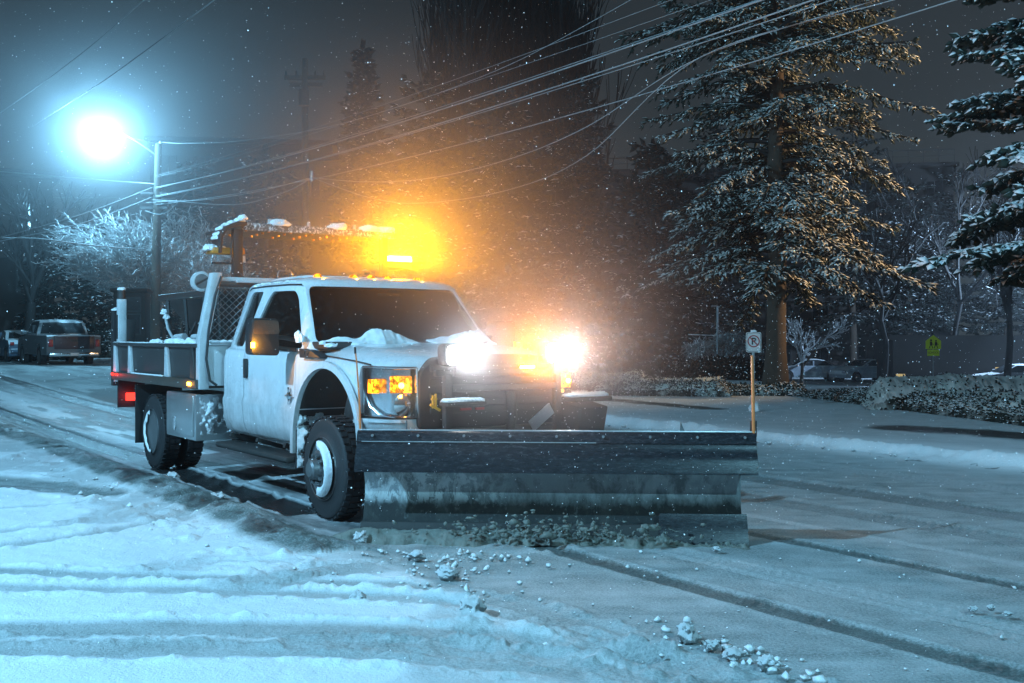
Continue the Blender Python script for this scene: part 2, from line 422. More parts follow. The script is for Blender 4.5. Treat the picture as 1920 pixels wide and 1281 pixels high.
    nr=len(Yr); idx=np.arange(nr*n_c).reshape(nr,n_c)
    Fq=np.stack([idx[:-1,:-1],idx[:-1,1:],idx[1:,1:],idx[1:,:-1]],-1).reshape(-1,4)
    # outer apron so that the sheet reaches the horizon in every direction
    base=len(V)
    Lb,Lt=idx[0,0],idx[-1,0]; Rb,Rt=idx[0,-1],idx[-1,-1]
    ex=[(-500,-120,0),(500,-120,0),(500,900,-1.35),(-500,900,.42)]
    V=np.vstack([V,np.array(ex)])
    # apron strips built as quads along the border
    q=[]
    left=idx[::20,0].tolist()+([idx[-1,0]] if (nr-1)%20 else []); 
    extra=[];b=len(V)
    lv=[];rv=[]
    li=list(range(0,nr,1))
    for i in li:
        lv.append((-500,Yr[i]*1.0,float(H[i,0]))); rv.append((500,Yr[i],float(H[i,-1])))
    V=np.vstack([V,np.array(lv),np.array(rv)])
    for k in range(len(li)-1):
        q.append((b+k,idx[li[k],0],idx[li[k+1],0],b+k+1))
        q.append((idx[li[k],-1],b+nr+k,b+nr+k+1,idx[li[k+1],-1]))
    bb=len(V); bot=[(float(X[0,j]),-120,0.0) for j in range(n_c)]; top=[(float(X[-1,j])*4,900,float(H[-1,j])) for j in range(n_c)]
    V=np.vstack([V,np.array(bot),np.array(top)])
    for j in range(n_c-1):
        q.append((bb+j,bb+j+1,idx[0,j+1],idx[0,j])); q.append((idx[-1,j],idx[-1,j+1],bb+n_c+j+1,bb+n_c+j))
    q.append((base,bb,idx[0,0],b)); q.append((bb+n_c-1,base+1,b+nr,idx[0,-1]))
    q.append((b+nr-1,idx[-1,0],bb+n_c,base+3)); q.append((idx[-1,-1],b+2*nr-1,base+2,bb+2*n_c-1))
    Fq=np.vstack([Fq,np.array(q)])
    m=new_mat('snow_covered_road');t=NT(m)
    geo=t.n('NewGeometry').outputs['Position']
    A=t.n('Attribute',attribute_name='slush').outputs['Fac'];B=t.n('Attribute',attribute_name='wet').outputs['Fac']
    nf=t.noise(7,6,.7,geo); nf2=t.noise(60,4,.7,geo); nf3=t.noise(1.3,4,.6,geo)
    A2=t.math('ADD',A,t.math('MULTIPLY',t.math('MULTIPLY',t.math('SUBTRACT',nf2,.5),A),1.3),True)
    B2=t.ramp(t.math('ADD',B,t.math('MULTIPLY',t.math('MULTIPLY',t.math('SUBTRACT',nf,.5),t.math('GREATER_THAN',B,.02)),.7)),.12,.75)
    sn=t.mix(nf3,(.78,.81,.84),(.90,.91,.92))
    c=t.mix(A2,sn,(.12,.155,.15))
    c=t.mix(B2,c,(.035,.035,.036))
    IC=t.n('Attribute',attribute_name='lamp_glare').outputs['Fac']; r=t.math('SUBTRACT',t.math('SUBTRACT',.78,t.math('MULTIPLY',B2,.50)),t.math('MULTIPLY',IC,.46),True)
    bh=t.math('ADD',t.math('MULTIPLY',nf,.6),t.math('MULTIPLY',nf2,.4))
    bmp=t.bump(bh,.85,.03)
    t.bsdf(c,r,0,bmp,spec=.4)
    o=mesh_np('ground',V,Fq,m,smooth=True)
    for nm,arr in (('slush',slush),('wet',wet),('lamp_glare',lamp_glare)):
        at_=o.data.attributes.new(nm,'FLOAT','POINT'); full=np.full(len(o.data.vertices),.35 if nm=='slush' else 0,dtype=np.float32); full[:arr.size]=np.clip(arr,0,1).ravel().astype(np.float32)
        at_.data.foreach_set('value',full)
    tag(o,'snow covered road with tyre tracks, slush windrow and fresh snow in the foreground',kind='structure')
    return o
build_ground()

# ------------------------------------------------------------------ lumps of snow
def lump_data(n=4,seed=0,sq=.6,rough=.45):
    rnd=random.Random(seed); bm=bmesh.new(); bmesh.ops.create_icosphere(bm,subdivisions=n,radius=1)
    off=[Vector((rnd.uniform(-1,1),rnd.uniform(-1,1),rnd.uniform(-1,1))).normalized() for _ in range(9)]
    from mathutils import noise as mn
    o=Vector((rnd.random()*50,rnd.random()*50,0))
    for v in bm.verts:
        p=v.co.normalized(); r=1+rough*(mn.fractal(p*1.5+o,.9,2.2,5))
        r+=.12*mn.noise(p*5+o)
        v.co=Vector((p.x*r,p.y*r,p.z*r*sq))
    me=bpy.data.meshes.new('snow_lump'); bm.to_mesh(me); bm.free()
    me.polygons.foreach_set('use_smooth',[True]*len(me.polygons)); return me
LUMPS=[lump_data(3,i,.62,.55) for i in range(5)]
for l in LUMPS: l.materials.append(M['snow'])
def mk_clod():
    m=new_mat('grey_snow_clod');t=NT(m);tc=t.n('TexCoord').outputs['Object']
    g=t.n('NewGeometry');sx=t.n('SeparateXYZ');t.l(g.outputs['Normal'],sx.inputs[0])
    f=t.noise(2.5,5,.7,tc); a=t.math('ADD',sx.outputs[2],t.math('MULTIPLY',t.math('SUBTRACT',f,.5),1.5))
    t.bsdf(t.mix(t.ramp(a,-.1,.3),(.30,.31,.31),(.84,.86,.88)),.8,0,t.bump(t.noise(6,5,.7,tc),.6,.1)); return m
M['clod']=mk_clod()
CLODS=[]
for i in range(4):
    c=lump_data(4,20+i,.75,.5); c.materials.append(M['clod']); CLODS.append(c)
def clump(name,px,py,w,label,cat='snow clod',group=None,mesh=None,h=.6,Y=None,rot=None):
    X,Yy=gpt(px,py); s=w/FPX*Yy/2*.8
    o=bpy.data.objects.new(name,mesh or CLODS[0]); o.location=(X,Yy+s*.5,tz(X,Yy)+.03+s*.22); o.scale=(s,s*.9,s*h/.62); o.rotation_euler=(0,0,rot if rot is not None else random.uniform(0,6)); link(o)
    return tag(o,label,cat,group)
G='snow clods thrown onto the road'
clump('snow_clod',669,1138,44,'rounded white snow clod alone between two tyre tracks, left of the near pair',group=G,mesh=CLODS[1])
clump('snow_clod',885,1160,58,'pointed white snow clod at the right end of the nearer fresh snow band',group=G,mesh=CLODS[2],h=.8)
clump('snow_clod',675,1022,34,'white snow clod right under the left end of the plow slush roll',group=G,mesh=CLODS[0],h=.8)
clump('snow_clod',782,1055,34,'lumpy snow clod, upper one of the group below the plow blade',group=G,mesh=CLODS[3])
clump('snow_clod',838,1090,48,'broken grey and white snow clod, lower one of the group below the plow blade',group=G,mesh=CLODS[1],h=.6)
clump('snow_clod',1290,1208,46,'largest grey clod with snow on top in the cluster at the lower right foreground',group=G,mesh=CLODS[2],h=.9)
clump('snow_clod',1335,1226,34,'dirty snow clod right beside the largest clod at the lower right',group=G,mesh=CLODS[0])
clump('snow_clod',1376,1246,46,'flattened grey clod in the middle of the lower right cluster',group=G,mesh=CLODS[3],h=.5)
clump('snow_clod',1440,1262,44,'rightmost clod of the lower right cluster',group=G,mesh=CLODS[1],h=.6)
clump('snow_clod',1345,1040,18,'small dark clod alone on the road in front of the right plow end',group=G,mesh=CLODS[2])
clump('snow_clod',1826,1155,22,'left one of three small clods near the right edge of the road',group=G,mesh=CLODS[0],h=.5)
clump('snow_clod',1860,1152,18,'middle one of three small clods near the right edge of the road',group=G,mesh=CLODS[1],h=.6)
clump('snow_clod',1890,1164,20,'right one of three small clods near the right edge of the road',group=G,mesh=CLODS[3],h=.5)
clump('snow_clod',282,998,18,'small snow clod by the curved tracks at the far left foreground',group=G,mesh=CLODS[3],h=.8)
clump('snow_clod',405,945,34,'white clod on the windrow left of the front wheel',group=G,mesh=CLODS[0],h=.7)
clump('snow_clod',322,905,30,'white clod on the windrow below the rear wheel',group=G,mesh=CLODS[2],h=.7)
# crumbs: uncountable
def crumbs():
    V=[];Fl=[]; rnd=np.random.RandomState(5)
    bm=bmesh.new(); bmesh.ops.create_icosphere(bm,subdivisions=1,radius=1); bv=np.array([v.co[:] for v in bm.verts]); bf=np.array([[v.index for v in f.verts] for f in bm.faces]); bm.free()
    pts=[]
    for _ in range(130):   # along the windrow
        s=rnd.uniform(-9,1.4); lat=-1.75-abs(rnd.normal(0,.35)); X,Y=l2w(s,lat); pts.append((X,Y,rnd.gamma(2,.0045)+.004,.055))
    for _ in range(150):   # below the blade
        px=rnd.normal(830,110);py=1040+abs(rnd.normal(0,38)); X,Y=gpt(px,py); pts.append((X,Y,rnd.gamma(2,.004)+.003,.03))
    for _ in range(90):
        px=rnd.normal(1370,80);py=1195+.35*(px-1290)+rnd.normal(0,14); X,Y=gpt(px,max(1000,py)); pts.append((X,Y,rnd.gamma(2,.004)+.003,.01))
    for _ in range(150):
        px=rnd.uniform(0,1920);py=rnd.uniform(900,1281); X,Y=gpt(px,py); pts.append((X,Y,rnd.gamma(1.5,.003)+.003,.012))
    for _ in range(140):
        s=rnd.uniform(-30,14); u=11.65+rnd.normal(0,.12); X=F2[0]*s+L2[0]*u; Y=F2[1]*s+L2[1]*u; X+=0; pts.append((X,Y,rnd.gamma(2,.007)+.006,.03))
    for i,(X,Y,r,dz) in enumerate(pts):
        j=1+.35*rnd.normal(size=bv.shape); p=bv*r*j+np.array([X,Y,tz(X,Y)+dz*.6+r*.3]); Fl.append(bf+len(V)*len(bv)); V.append(p)
    o=mesh_np('snow_crumbs',np.vstack(V),np.vstack(Fl),M['clod'],smooth=False)
    tag(o,'small crumbs of snow and slush scattered over the road',kind='stuff')
crumbs()
# ------------------------------------------------------------------ the plow truck (local x forward, y to its left, z up)
T=empty('plow_truck',(TO[0],TO[1],0),TH-PI/2,label='white snow plow truck with flatbed, spreader and lit amber beacon, blade down on the road',cat='plow truck')
def tp(name,mb,mat,parent=None,**k): return mb.build(name,mat,parent or T,**k)
def loft(rings,cap=True):
    mb=MB();V=[];F=[];n=len(rings[0])
    for r in rings: V+=r
    for i in range(len(rings)-1):
        for k in range(n): F.append((i*n+k,i*n+(k+1)%n,(i+1)*n+(k+1)%n,(i+1)*n+k))
    if cap: F.append(tuple(range(n-1,-1,-1))); F.append(tuple(range((len(rings)-1)*n,len(rings)*n)))
    mb.add(V,F);return mb
def lerp(a,b,t): return a+(b-a)*t
# --- lower body: sections along x:  (x, w, zbottom, zshoulder, ztop)
ST=[(-2.54,.985,.55,1.41,1.42),(-2.50,1.0,.545,1.41,1.43),(-2.1,1.01,.54,1.41,1.44),(-1.5,1.015,.54,1.40,1.44),(-.9,1.015,.54,1.39,1.45),(-.62,1.015,.54,1.375,1.46),
    (-.40,1.015,.54,1.365,1.475),(-.15,1.02,.55,1.35,1.475),(.15,1.02,.58,1.335,1.46),(.40,1.01,.62,1.315,1.44),(.60,.99,.68,1.295,1.415),(.74,.955,.70,1.275,1.39),(.84,.89,.72,1.245,1.36),(.90,.78,.74,1.20,1.31)]
def ring(x,w,zb,zs,zt,hood):
    pts=[(0,zb),(.62*w,zb),(.90*w,zb+.01),(.955*w,zb+.06),(.985*w,zb+.16),(1.0*w,.86),(1.0*w,.90),(.985*w,.94),(.985*w,1.10),(.982*w,zs-.10),(.965*w,zs-.02),(.93*w,zs+.008)]
    if hood: pts+= [(.90*w,zs+.005),(.86*w,zs+.045),(.70*w,zt-.02),(.60*w,zt-.008),(.35*w,zt-.004),(0,zt)]
    else: pts+= [(.90*w,zs+.012),(.86*w,zs+.015),(.70*w,zt-.01),(.60*w,zt-.005),(.35*w,zt),(0,zt)]
    R=[(x,-y,z) for y,z in pts]+[(x,y,z) for y,z in reversed(pts[1:-1])]
    return R
def body_mb(): return loft([ring(*s,s[0]>-.35) for s in ST])
def arch_poly(grow=0,n=20,zlow=.2):
    P=[(-.055-.615-grow,zlow),(-.055-.615-grow,.66)]
    for i in range(1,n):
        a=PI-PI*i/n; P.append((-.055+(.615+grow)*math.cos(a),.66+(.605+grow)*math.sin(a)))
    return P+[(-.055+.615+grow,.66),(-.055+.615+grow,zlow)]
archL=MB().prism(arch_poly(),-1.4,-.55); archR=MB().prism(arch_poly(),.55,1.4)
def door_poly(d=0): return [(-.70-d,.57+d),(-.70-d,1.0),(-.69-d,1.40-d),(-.69-d,1.52),(-1.935+d,1.52),(-1.94+d,1.0),(-1.93+d,.57+d)]
def rdoor_poly(d=0): return [(-1.935-d,.57+d),(-1.94-d,1.52),(-2.40+d,1.52),(-2.46+d,1.30),(-2.465+d,.98),(-2.40+d,.70),(-2.30+d,.57+d)]
cab=body_mb().build('cab_body',M['paint'],T,smooth=0)
# headlamp pockets, grille pocket
hlp=[(-1.2,.885),(-.665,.885),(-.665,1.292),(-1.2,1.300)]
cuts=[archL,archR]
for sg in (-1,1):
    cuts.append(MB().prism(door_poly(),sg*1.2,sg*.92)); cuts.append(MB().prism(rdoor_poly(),sg*1.2,sg*.92))
    cuts.append(MB().prism([(sg*a,b) for a,b in hlp],.50,1.2,'x'))
boolean(cab,cuts); smooth_angle(cab,40)
for sg in (-1,1):
    for nm,poly,hx in (('door',door_poly,-1.845),('rear_door',rdoor_poly,None)):
        d=body_mb().build(nm,M['paint'],T,smooth=0)
        boolean(d,[MB().prism(poly(.006),sg*1.3,sg*.925)],'INTERSECT'); smooth_angle(d,40)
        if hx:
            h=MB().ob((hx,sg*1.012,1.22),(.075,.03,.19)); h.build('door_handle',M['black'],d,bevel=.012)
            if sg<0:
                # engine badge (rounded shield with crossbar), behind the arch
                pass
        tag(d,'front passenger door with dark vertical handle' if (sg<0 and hx) else None)
bd=MB().lathe([(-1.018,.045),(-1.024,.040),(-1.026,.02)],(-.79,0,1.0),'y',20); bd.ob((-.79,-1.02,1.0),(.15,.012,.016)); bd.ob((-.79,-1.02,1.055),(.03,.012,.05))
bd.ob((-.79,-1.02,.95),(.02,.012,.05),(0,.4,0)); tp('badge',bd,M['chrome'],bevel=.003)
# hood seam line and fender vent
v=MB().prism([(-.56,1.425),(-.30,1.405),(-.16,1.365),(-.12,1.345),(-.54,1.345)],-1.028,-.93); vt=tp('fender_vent',v,M['black'],bevel=.006)
tp('vent_trim',MB().ob((-.42,-1.03,1.39),(.012,.01,.04),(0,.4,0)),M['chrome'],vt); tp('vent_trim',MB().ob((-.36,-1.03,1.385),(.012,.01,.04),(0,.4,0)),M['chrome'],vt)
v=MB().prism([(-.56,1.425),(-.30,1.405),(-.16,1.365),(-.12,1.345),(-.54,1.345)],.93,1.028); tp('fender_vent',v,M['black'],bevel=.006)
for sg in (-1,1):
    tp('hood_seam',MB().tube([(-.28,sg*.955,1.372),(.1,sg*.958,1.352),(.4,sg*.955,1.332),(.62,sg*.94,1.308)],.006,6),M['black'])
    # wheel arch lip and liner
    A=arch_poly(.0,24,.50); A2=arch_poly(.06,24,.50)
    lip=MB(); n=len(A); V=[];F=[]
    for (x,z) in A: V+= [(x,sg*1.005,z),(x,sg*1.035,z)]
    for (x,z) in A2: V+= [(x,sg*1.035,z),(x,sg*1.005,z)]
    for i in range(n-1):
        a=2*i;b=2*(i+1);c=2*n+2*i;d=2*n+2*(i+1)
        F+=[(a,b,b+1,a+1),(a+1,b+1,d,c),(c,d,d+1,c+1)]
    lip.add(V,F); tp('fender_lip',lip,M['paint'],smooth=40)
    ln=MB(); V=[];F=[]
    for (x,z) in A: V+=[(x,sg*.99,z-.004),(x,sg*.5,z-.004)]
    for i in range(n-1): F.append((2*i,2*i+1,2*i+3,2*i+2))
    ln.add(V,F); ln.prism([(-.68,.5),(-.68,1.3),(.55,1.3),(.55,.5)],sg*.50,sg*.48); tp('wheel_arch_liner',ln,M['frame'],fix=False)
# --- greenhouse : rings stacked in z
def gring(z,off=0.0):
    t=(z-1.40)/(2.01-1.40); t=max(0,min(1,t))
    w=lerp(.965,.835,t)-off; xc=lerp(-.20,-.87,t)-off; xk=lerp(-.40,-.92,t)-off; xb=lerp(-2.50,-2.30,t)+off
    if z>2.01: 
        k=(z-2.01)/.10; w-= .05*k+.30*k**3; xc-=.05*k+.35*k**3; xk-=.06*k+.35*k**3; xb+=.03*k+.3*k**3
    P=[]
    for i in range(9):   # front, from right(-y) to left
        s=-1+2*i/8; y=s*(w-.06); x=xk+(xc-xk)*(1-s*s); P.append((x,y,z))
    P[0]=(xk-.012,-(w-.035),z); P[-1]=(xk-.012,(w-.035),z)
    P.append((xk-.06,w-.004,z))
    for i in range(1,6): P.append((lerp(xk-.06,xb+.10,i/6),w+.012*math.sin(PI*i/6),z))
    P.append((xb+.10,w-.004,z)); P.append((xb+.03,w-.04,z)); P.append((xb,w-.12,z)); P.append((xb,0,z)); P.append((xb,-(w-.12),z)); P.append((xb+.03,-(w-.04),z)); P.append((xb+.10,-(w-.004),z))
    for i in range(5,0,-1): P.append((lerp(xk-.06,xb+.10,i/6),-(w+.012*math.sin(PI*i/6)),z))
    P.append((xk-.06,-(w-.004),z))
    return P
ZO=[1.40,1.5,1.6,1.7,1.8,1.9,1.97,2.01,2.04,2.065,2.085,2.098]
roof=loft([gring(z) for z in ZO]).build('cab_roof',M['paint'],T,smooth=0)
inner=loft([gring(z,.055) for z in (1.38,1.5,1.6,1.7,1.8,1.9,1.97)])
def rpoly(P,r=.03,n=4):
    out=[];m=len(P)
    for i in range(m):
        p=Vector(P[i]);a=Vector(P[i-1]);b=Vector(P[(i+1)%m])
        d1=(a-p).normalized();d2=(b-p).normalized(); rr=min(r,(a-p).length*.4,(b-p).length*.4)
        for k in range(n+1):
            t=k/n; q=(p+d1*rr)*(1-t)**2+p*2*t*(1-t)+(p+d2*rr)*t*t; out.append((q.x,q.y))
    return out
W1=rpoly([(-1.93,1.425),(-.63,1.425),(-.755,1.62),(-.925,1.88),(-1.03,1.952),(-1.52,1.96),(-1.60,1.90)],.05)
W2=rpoly([(-2.30,1.43),(-2.03,1.43),(-1.76,1.965),(-2.03,1.97),(-2.09,1.93)],.04)
WS=rpoly([(-.90,1.475),(.90,1.475),(.775,1.99),(-.775,1.99)],.06)
WB=rpoly([(-.6,1.5),(.6,1.5),(.55,1.93),(-.55,1.93)],.06)
wc=[MB().prism(W1,-1.3,-.5),MB().prism(W2,-1.3,-.5),MB().prism(W1,.5,1.3),MB().prism(W2,.5,1.3),MB().prism(WS,-1.15,.3,'x')]
wcb=MB().prism(WB,-2.7,-2.1,'x')
boolean(roof,[inner]+wc+[wcb]); smooth_angle(roof,35)
for nm,c in (('door_window',wc[0]),('quarter_window',wc[1]),('door_window',wc[2]),('quarter_window',wc[3]),('windshield',wc[4]),('rear_window',wcb)):
    g=loft([gring(z,.020) for z in (1.38,1.5,1.6,1.7,1.8,1.9,1.97,2.0)]).build(nm,M['glass'],T,smooth=0)
    boolean(g,[loft([gring(z,.030) for z in (1.30,1.5,1.6,1.7,1.8,1.9,1.97,2.05)]),])
    boolean(g,[c],'INTERSECT'); smooth_angle(g,35)
tp('drip_rail',MB().tube([(-.93,-.835,2.003),(-1.2,-.846,2.012),(-1.7,-.85,2.015),(-2.1,-.84,2.01),(-2.2,-.83,1.97)],.008,6),M['black'])
# interior
it=MB().box(-2.35,-.45,-.88,.88,.6,.75).box(-.60,-.42,-.86,.86,1.15,1.47); tp('dashboard',it,M['black'],bevel=.02)
for y in (-.42,.42):
    s=MB().ob((-1.35,y,1.0),(.5,.5,.16)).ob((-1.62,y,1.32),(.14,.5,.62),(0,-.2,0)).ob((-1.70,y,1.70),(.10,.28,.20),(0,-.15,0)); tp('seat',s,M['seat'],bevel=.04)
s=MB().lathe([(-.012,.175),(.012,.175),(.012,.195),(-.012,.195)],(0,0,0),'x',28,True); s.v=[tuple(Matrix.Translation((-.78,.42,1.42))@Matrix.Rotation(-.45,4,'Y')@Vector(p)) for p in s.v]; tp('steering_wheel',s,M['black'])
tp('rear_view_mirror',MB().ob((-.82,0,1.90),(.03,.24,.07)),M['black'],bevel=.01)
# wipers + snow on the cowl
for y0,y1 in ((-.75,-.15),(.1,.7)):
    tp('wiper',MB().tube([(-.33,y0,1.495),(-.36,lerp(y0,y1,.5),1.515),(-.36,y1,1.535)],.012,6),M['black'])
tp('cowl',MB().prism([(-.50,1.42),(-.18,1.42),(-.18,1.485),(-.50,1.485)],-.93,.93),M['black'],bevel=.01)
def snow_pile(pts,parent,name='snow_pile',mat='snow'):
    bm=bmesh.new()
    from mathutils import noise as mn
    for (x,y,z,sx,sy,sz) in pts:
        r=bmesh.ops.create_icosphere(bm,subdivisions=3 if len(pts)>24 else 4,radius=1)
        for v in r['verts']:
            p=v.co.copy(); k=1+.30*mn.fractal(p*1.5+Vector((x*9,y*9,z)),1.0,2.3,5)+.02*mn.noise(p*9+Vector((x*9,y*9,z)))
            v.co=Vector((x+p.x*sx*k,y+p.y*sy*k,z+max(p.z,-.35)*sz*k))
    me=bpy.data.meshes.new(name); bm.to_mesh(me); bm.free(); me.polygons.foreach_set('use_smooth',[True]*len(me.polygons)); me.materials.append(M[mat])
    return link(bpy.data.objects.new(name,me),parent)
rnd=random.Random(3)
def cowl_snow(y0,y1,amp,seed):
    """one continuous bank of snow left by the wipers along the foot of the windshield"""
    from mathutils import noise as mn
    n,m=150,26;V=[];F=[]
    for i in range(n+1):
        t=i/n; y=lerp(y0,y1,t); env=min(1,t*7)*min(1,(1-t)*5)
        h=amp*max(.12,.62+.75*mn.noise(Vector((y*3.6,seed,0)))+.22*mn.noise(Vector((y*9,seed,3))))*env
        bow=.20*(1-(y/.95)**2)
        for j in range(m+1):
            s_=j/m; x=-.44+bow+.02+.22*s_*(.75+.5*mn.noise(Vector((y*6,seed,7)))*.6); z0=1.492-.03*s_+.012*(1-abs(y)); 
            k=math.sin(PI*s_**.8)
            q=Vector((y*11,s_*3.2,seed)); z=z0+h*k*(1+.28*mn.fractal(q*1.0,1.0,2.2,4))-(.015 if j in(0,m) or i in(0,n) else 0)
            V.append((x+.012*mn.noise(q*2),y+.01*mn.noise(q*1.7+Vector((9,0,0))),max(z,z0-.015)))
    for i in range(n):
        for j in range(m): b=i*(m+1)+j; F.append((b,b+m+1,b+m+2,b+1))
    o=mesh_np('snow_pile',V,F,M['snow'],T,True); o.data.flip_normals(); return o
cowl_snow(-.88,-.10,.10,3.1); cowl_snow(.06,.80,.11,8.4)
snow_pile([(-.20,-.90,1.45,.07,.05,.03),(-.26,-.93,1.47,.04,.04,.025)],T)
snow_pile([(-.60,-1.01,1.53,.04,.035,.05),(-.57,-1.02,1.49,.03,.03,.04),(-.56,-1.0,1.50,.04,.03,.05)],T)
# roof edge snow film
tp('roof_snow',loft([[(-1.25,-.70,2.085),(-1.25,.70,2.085),(-2.10,.66,2.085),(-2.10,-.66,2.085)],[(-1.32,-.60,2.115),(-1.32,.60,2.115),(-2.02,.58,2.12),(-2.02,-.58,2.12)]]),M['snow'],smooth=60)
P=[]; 
for x in np.linspace(-1.15,-2.1,22): P.append((x,-.80+.015*rnd.uniform(-1,1),2.04+.006*rnd.uniform(-1,1),.05,.022,.012))
snow_pile(P,T,'roof_edge_snow')
# clearance lamps
for y in (-.54,-.19,0,.19,.54):
    x=-1.17-.05*(abs(y)/.54)**2
    b=tp('clearance_lamp',MB().lathe([(2.075,.05),(2.095,.045),(2.118,.028),(2.125,.01)],(x,y,0),'z',14),M['e_turn'])
# --- nose: grille, headlights, bumper
gp=rpoly([(-.69,.80),(.69,.80),(.69,1.24),(.56,1.355),(.35,1.385),(-.35,1.385),(-.56,1.355),(-.69,1.24)],.06)
gr=tp('grille',MB().prism(gp,.80,.945,'x'),M['black'],bevel=.02)
for z in (.95,1.06,1.17,1.28): tp('grille_bar',MB().box(.945,.965,-.60,.60,z-.028,z+.028),M['frame'],gr,bevel=.008)
for sg in (-1,1):
    hb=MB().prism([(.52,sg*.968),(.62,sg*.955),(.74,sg*.93),(.83,sg*.88),(.89,sg*.78),(.91,sg*.70),(.60,sg*.70)],.905,1.285,'z')
    h=tp('headlight',hb,M['lens'],smooth=20)
    tp('lamp_housing',MB().prism([(.50,sg*.955),(.60,sg*.94),(.70,sg*.905),(.79,sg*.85),(.84,sg*.78),(.86,sg*.72),(.50,sg*.72)],.90,1.29,'z'),M['chrome'],h,smooth=20)
    tp('bezel',MB().tube([(.55,sg*.972,1.288),(.74,sg*.94,1.286),(.86,sg*.85,1.283),(.92,sg*.70,1.28),(.92,sg*.69,.90),(.86,sg*.84,.905),(.74,sg*.93,.92),(.64,sg*.955,.98),(.56,sg*.97,1.12),(.55,sg*.972,1.288)],.011,6),M['chrome'],h)
    am=MB()
    for i in range(7):
        y=sg*lerp(.735,.875,i/6); x=lerp(.885,.835,i/6)
        am.ob((x,y,1.155),(.02,.019,.13))
    tp('turn_lamp',am,M['e_turn'],h,bevel=.005)
    tp('turn_bulb',MB().lathe([(0,.001),(.012,.02),(.03,.024),(.045,.012)],(.87,sg*.82,1.15),'x',14),M['e_amber'],h)
    tp('side_marker',MB().ob((.69,sg*.955,1.14),(.12,.012,.11),(0,0,-sg*.25)),M['e_turn'],h,bevel=.004)
    tp('reflector_bowl',MB().lathe([(.905,.001),(.90,.05),(.885,.09)],(0,sg*.79,.995),'x',24),M['chrome'],h)
bp_=MB().prism([(.60,-1.03),(.70,-1.02),(.86,-.93),(.96,-.75),(.985,-.5),(.985,.5),(.96,.75),(.86,.93),(.70,1.02),(.60,1.03),(.55,.95),(.55,-.95)],.50,.80,'z')
tp('front_bumper',bp_,M['frame'],bevel=.02)
snow_pile([(.74,y,.80,.07,.06,.018) for y in (.62,.7,.8,.88,.95)],T,'bumper_snow')
# --- chassis
ch=MB()
for y in (-.42,.42): ch.box(-5.9,.75,y-.04,y+.04,.60,.80)
for x in (-5.6,-3.6,-1.5,.3): ch.box(x-.05,x+.05,-.42,.42,.62,.78)
ch.cyl((-.08,-.85,.41),(-.08,.85,.41),.06,12); ch.cyl((-4.46,-.85,.41),(-4.46,.85,.41),.08,12); ch.lathe([(-.2,.1),(-.1,.2),(.1,.2),(.2,.1)],(-4.46,0,.41),'y',16)
ch.box(-3.3,-2.6,.15,.9,.40,.75); ch.box(-2.4,-.9,-.35,.35,.42,.70)
tp('chassis_frame',ch,M['frame'],bevel=.01)
# wheels
def wheel(x,yc,sg,dual,name='wheel'):
    """outer face at y = sg*yc"""
    w=empty('wheel',(x,sg*yc,.425)); w.parent=T
    ty=MB(); R=.425; wd=.235
    def tyre(y0):
        prof=[(0,.255),(.02,.275),(.03,.33),(.02,.392),(.035,.416),(.07,R),(wd-.07,R),(wd-.035,.416),(wd-.02,.392),(wd-.03,.33),(wd-.02,.275),(wd,.255),(wd-.05,.248),(.05,.248)]
        ty.lathe([(-sg*(t+y0),r) for t,r in prof],(0,0,0),'y',48,True)
        for k in range(40):
            a=2*PI*k/40
            for q in (.055,.118,.18):
                M_=Matrix.Rotation(a+.05*(q>.1),4,'Y')@Matrix.Translation((R+.002,-sg*(y0+q),0)); ty.box(-.006,.008,-.026,.026,-.021,.021,M_)
    tyre(0)
    if dual: tyre(.275)
    t=ty.build('tyre',M['rubber'],w,smooth=50)
    rim=MB()
    if dual: prof=[(.02,.252),(.0,.262),(.012,.266),(.03,.255),(.05,.236),(.11,.225),(.155,.20),(.165,.14),(.165,.09),(.10,.085),(.08,.07),(.075,.001)]
    else: prof=[(.02,.252),(.0,.262),(.012,.266),(.03,.250),(.045,.235),(.035,.20),(-.01,.17),(-.035,.135),(-.03,.10),(-.07,.085),(-.10,.08),(-.115,.06),(-.12,.001)]
    rim.lathe([(-sg*t,r) for t,r in prof],(0,0,0),'y',40)
    hl=rim
    for k in range(10):
        a=2*PI*k/10; rr=.115; yy=-sg*(.155 if dual else -.035)
        hl.cyl((rr*math.cos(a),yy,rr*math.sin(a)),(rr*math.cos(a),yy+sg*.035,rr*math.sin(a)),.016,6)
    for k in range(8):
        a=2*PI*(k+.5)/8; rr=.185; yy=-sg*(.148 if dual else .012)
        hl.cyl((rr*math.cos(a),yy,rr*math.sin(a)),(rr*math.cos(a),yy+sg*.014,rr*math.sin(a)),.028,12)
    rm=rim.build('rim',M['rim'],w,smooth=30)
    return w
wf=wheel(-.08,1.035,-1,False); wheel(-.08,1.035,1,False); wr_=wheel(-4.44,1.15,-1,True); wheel(-4.44,1.15,1,True)
tag(wf,'front wheel with snow stuck in the rim'); 
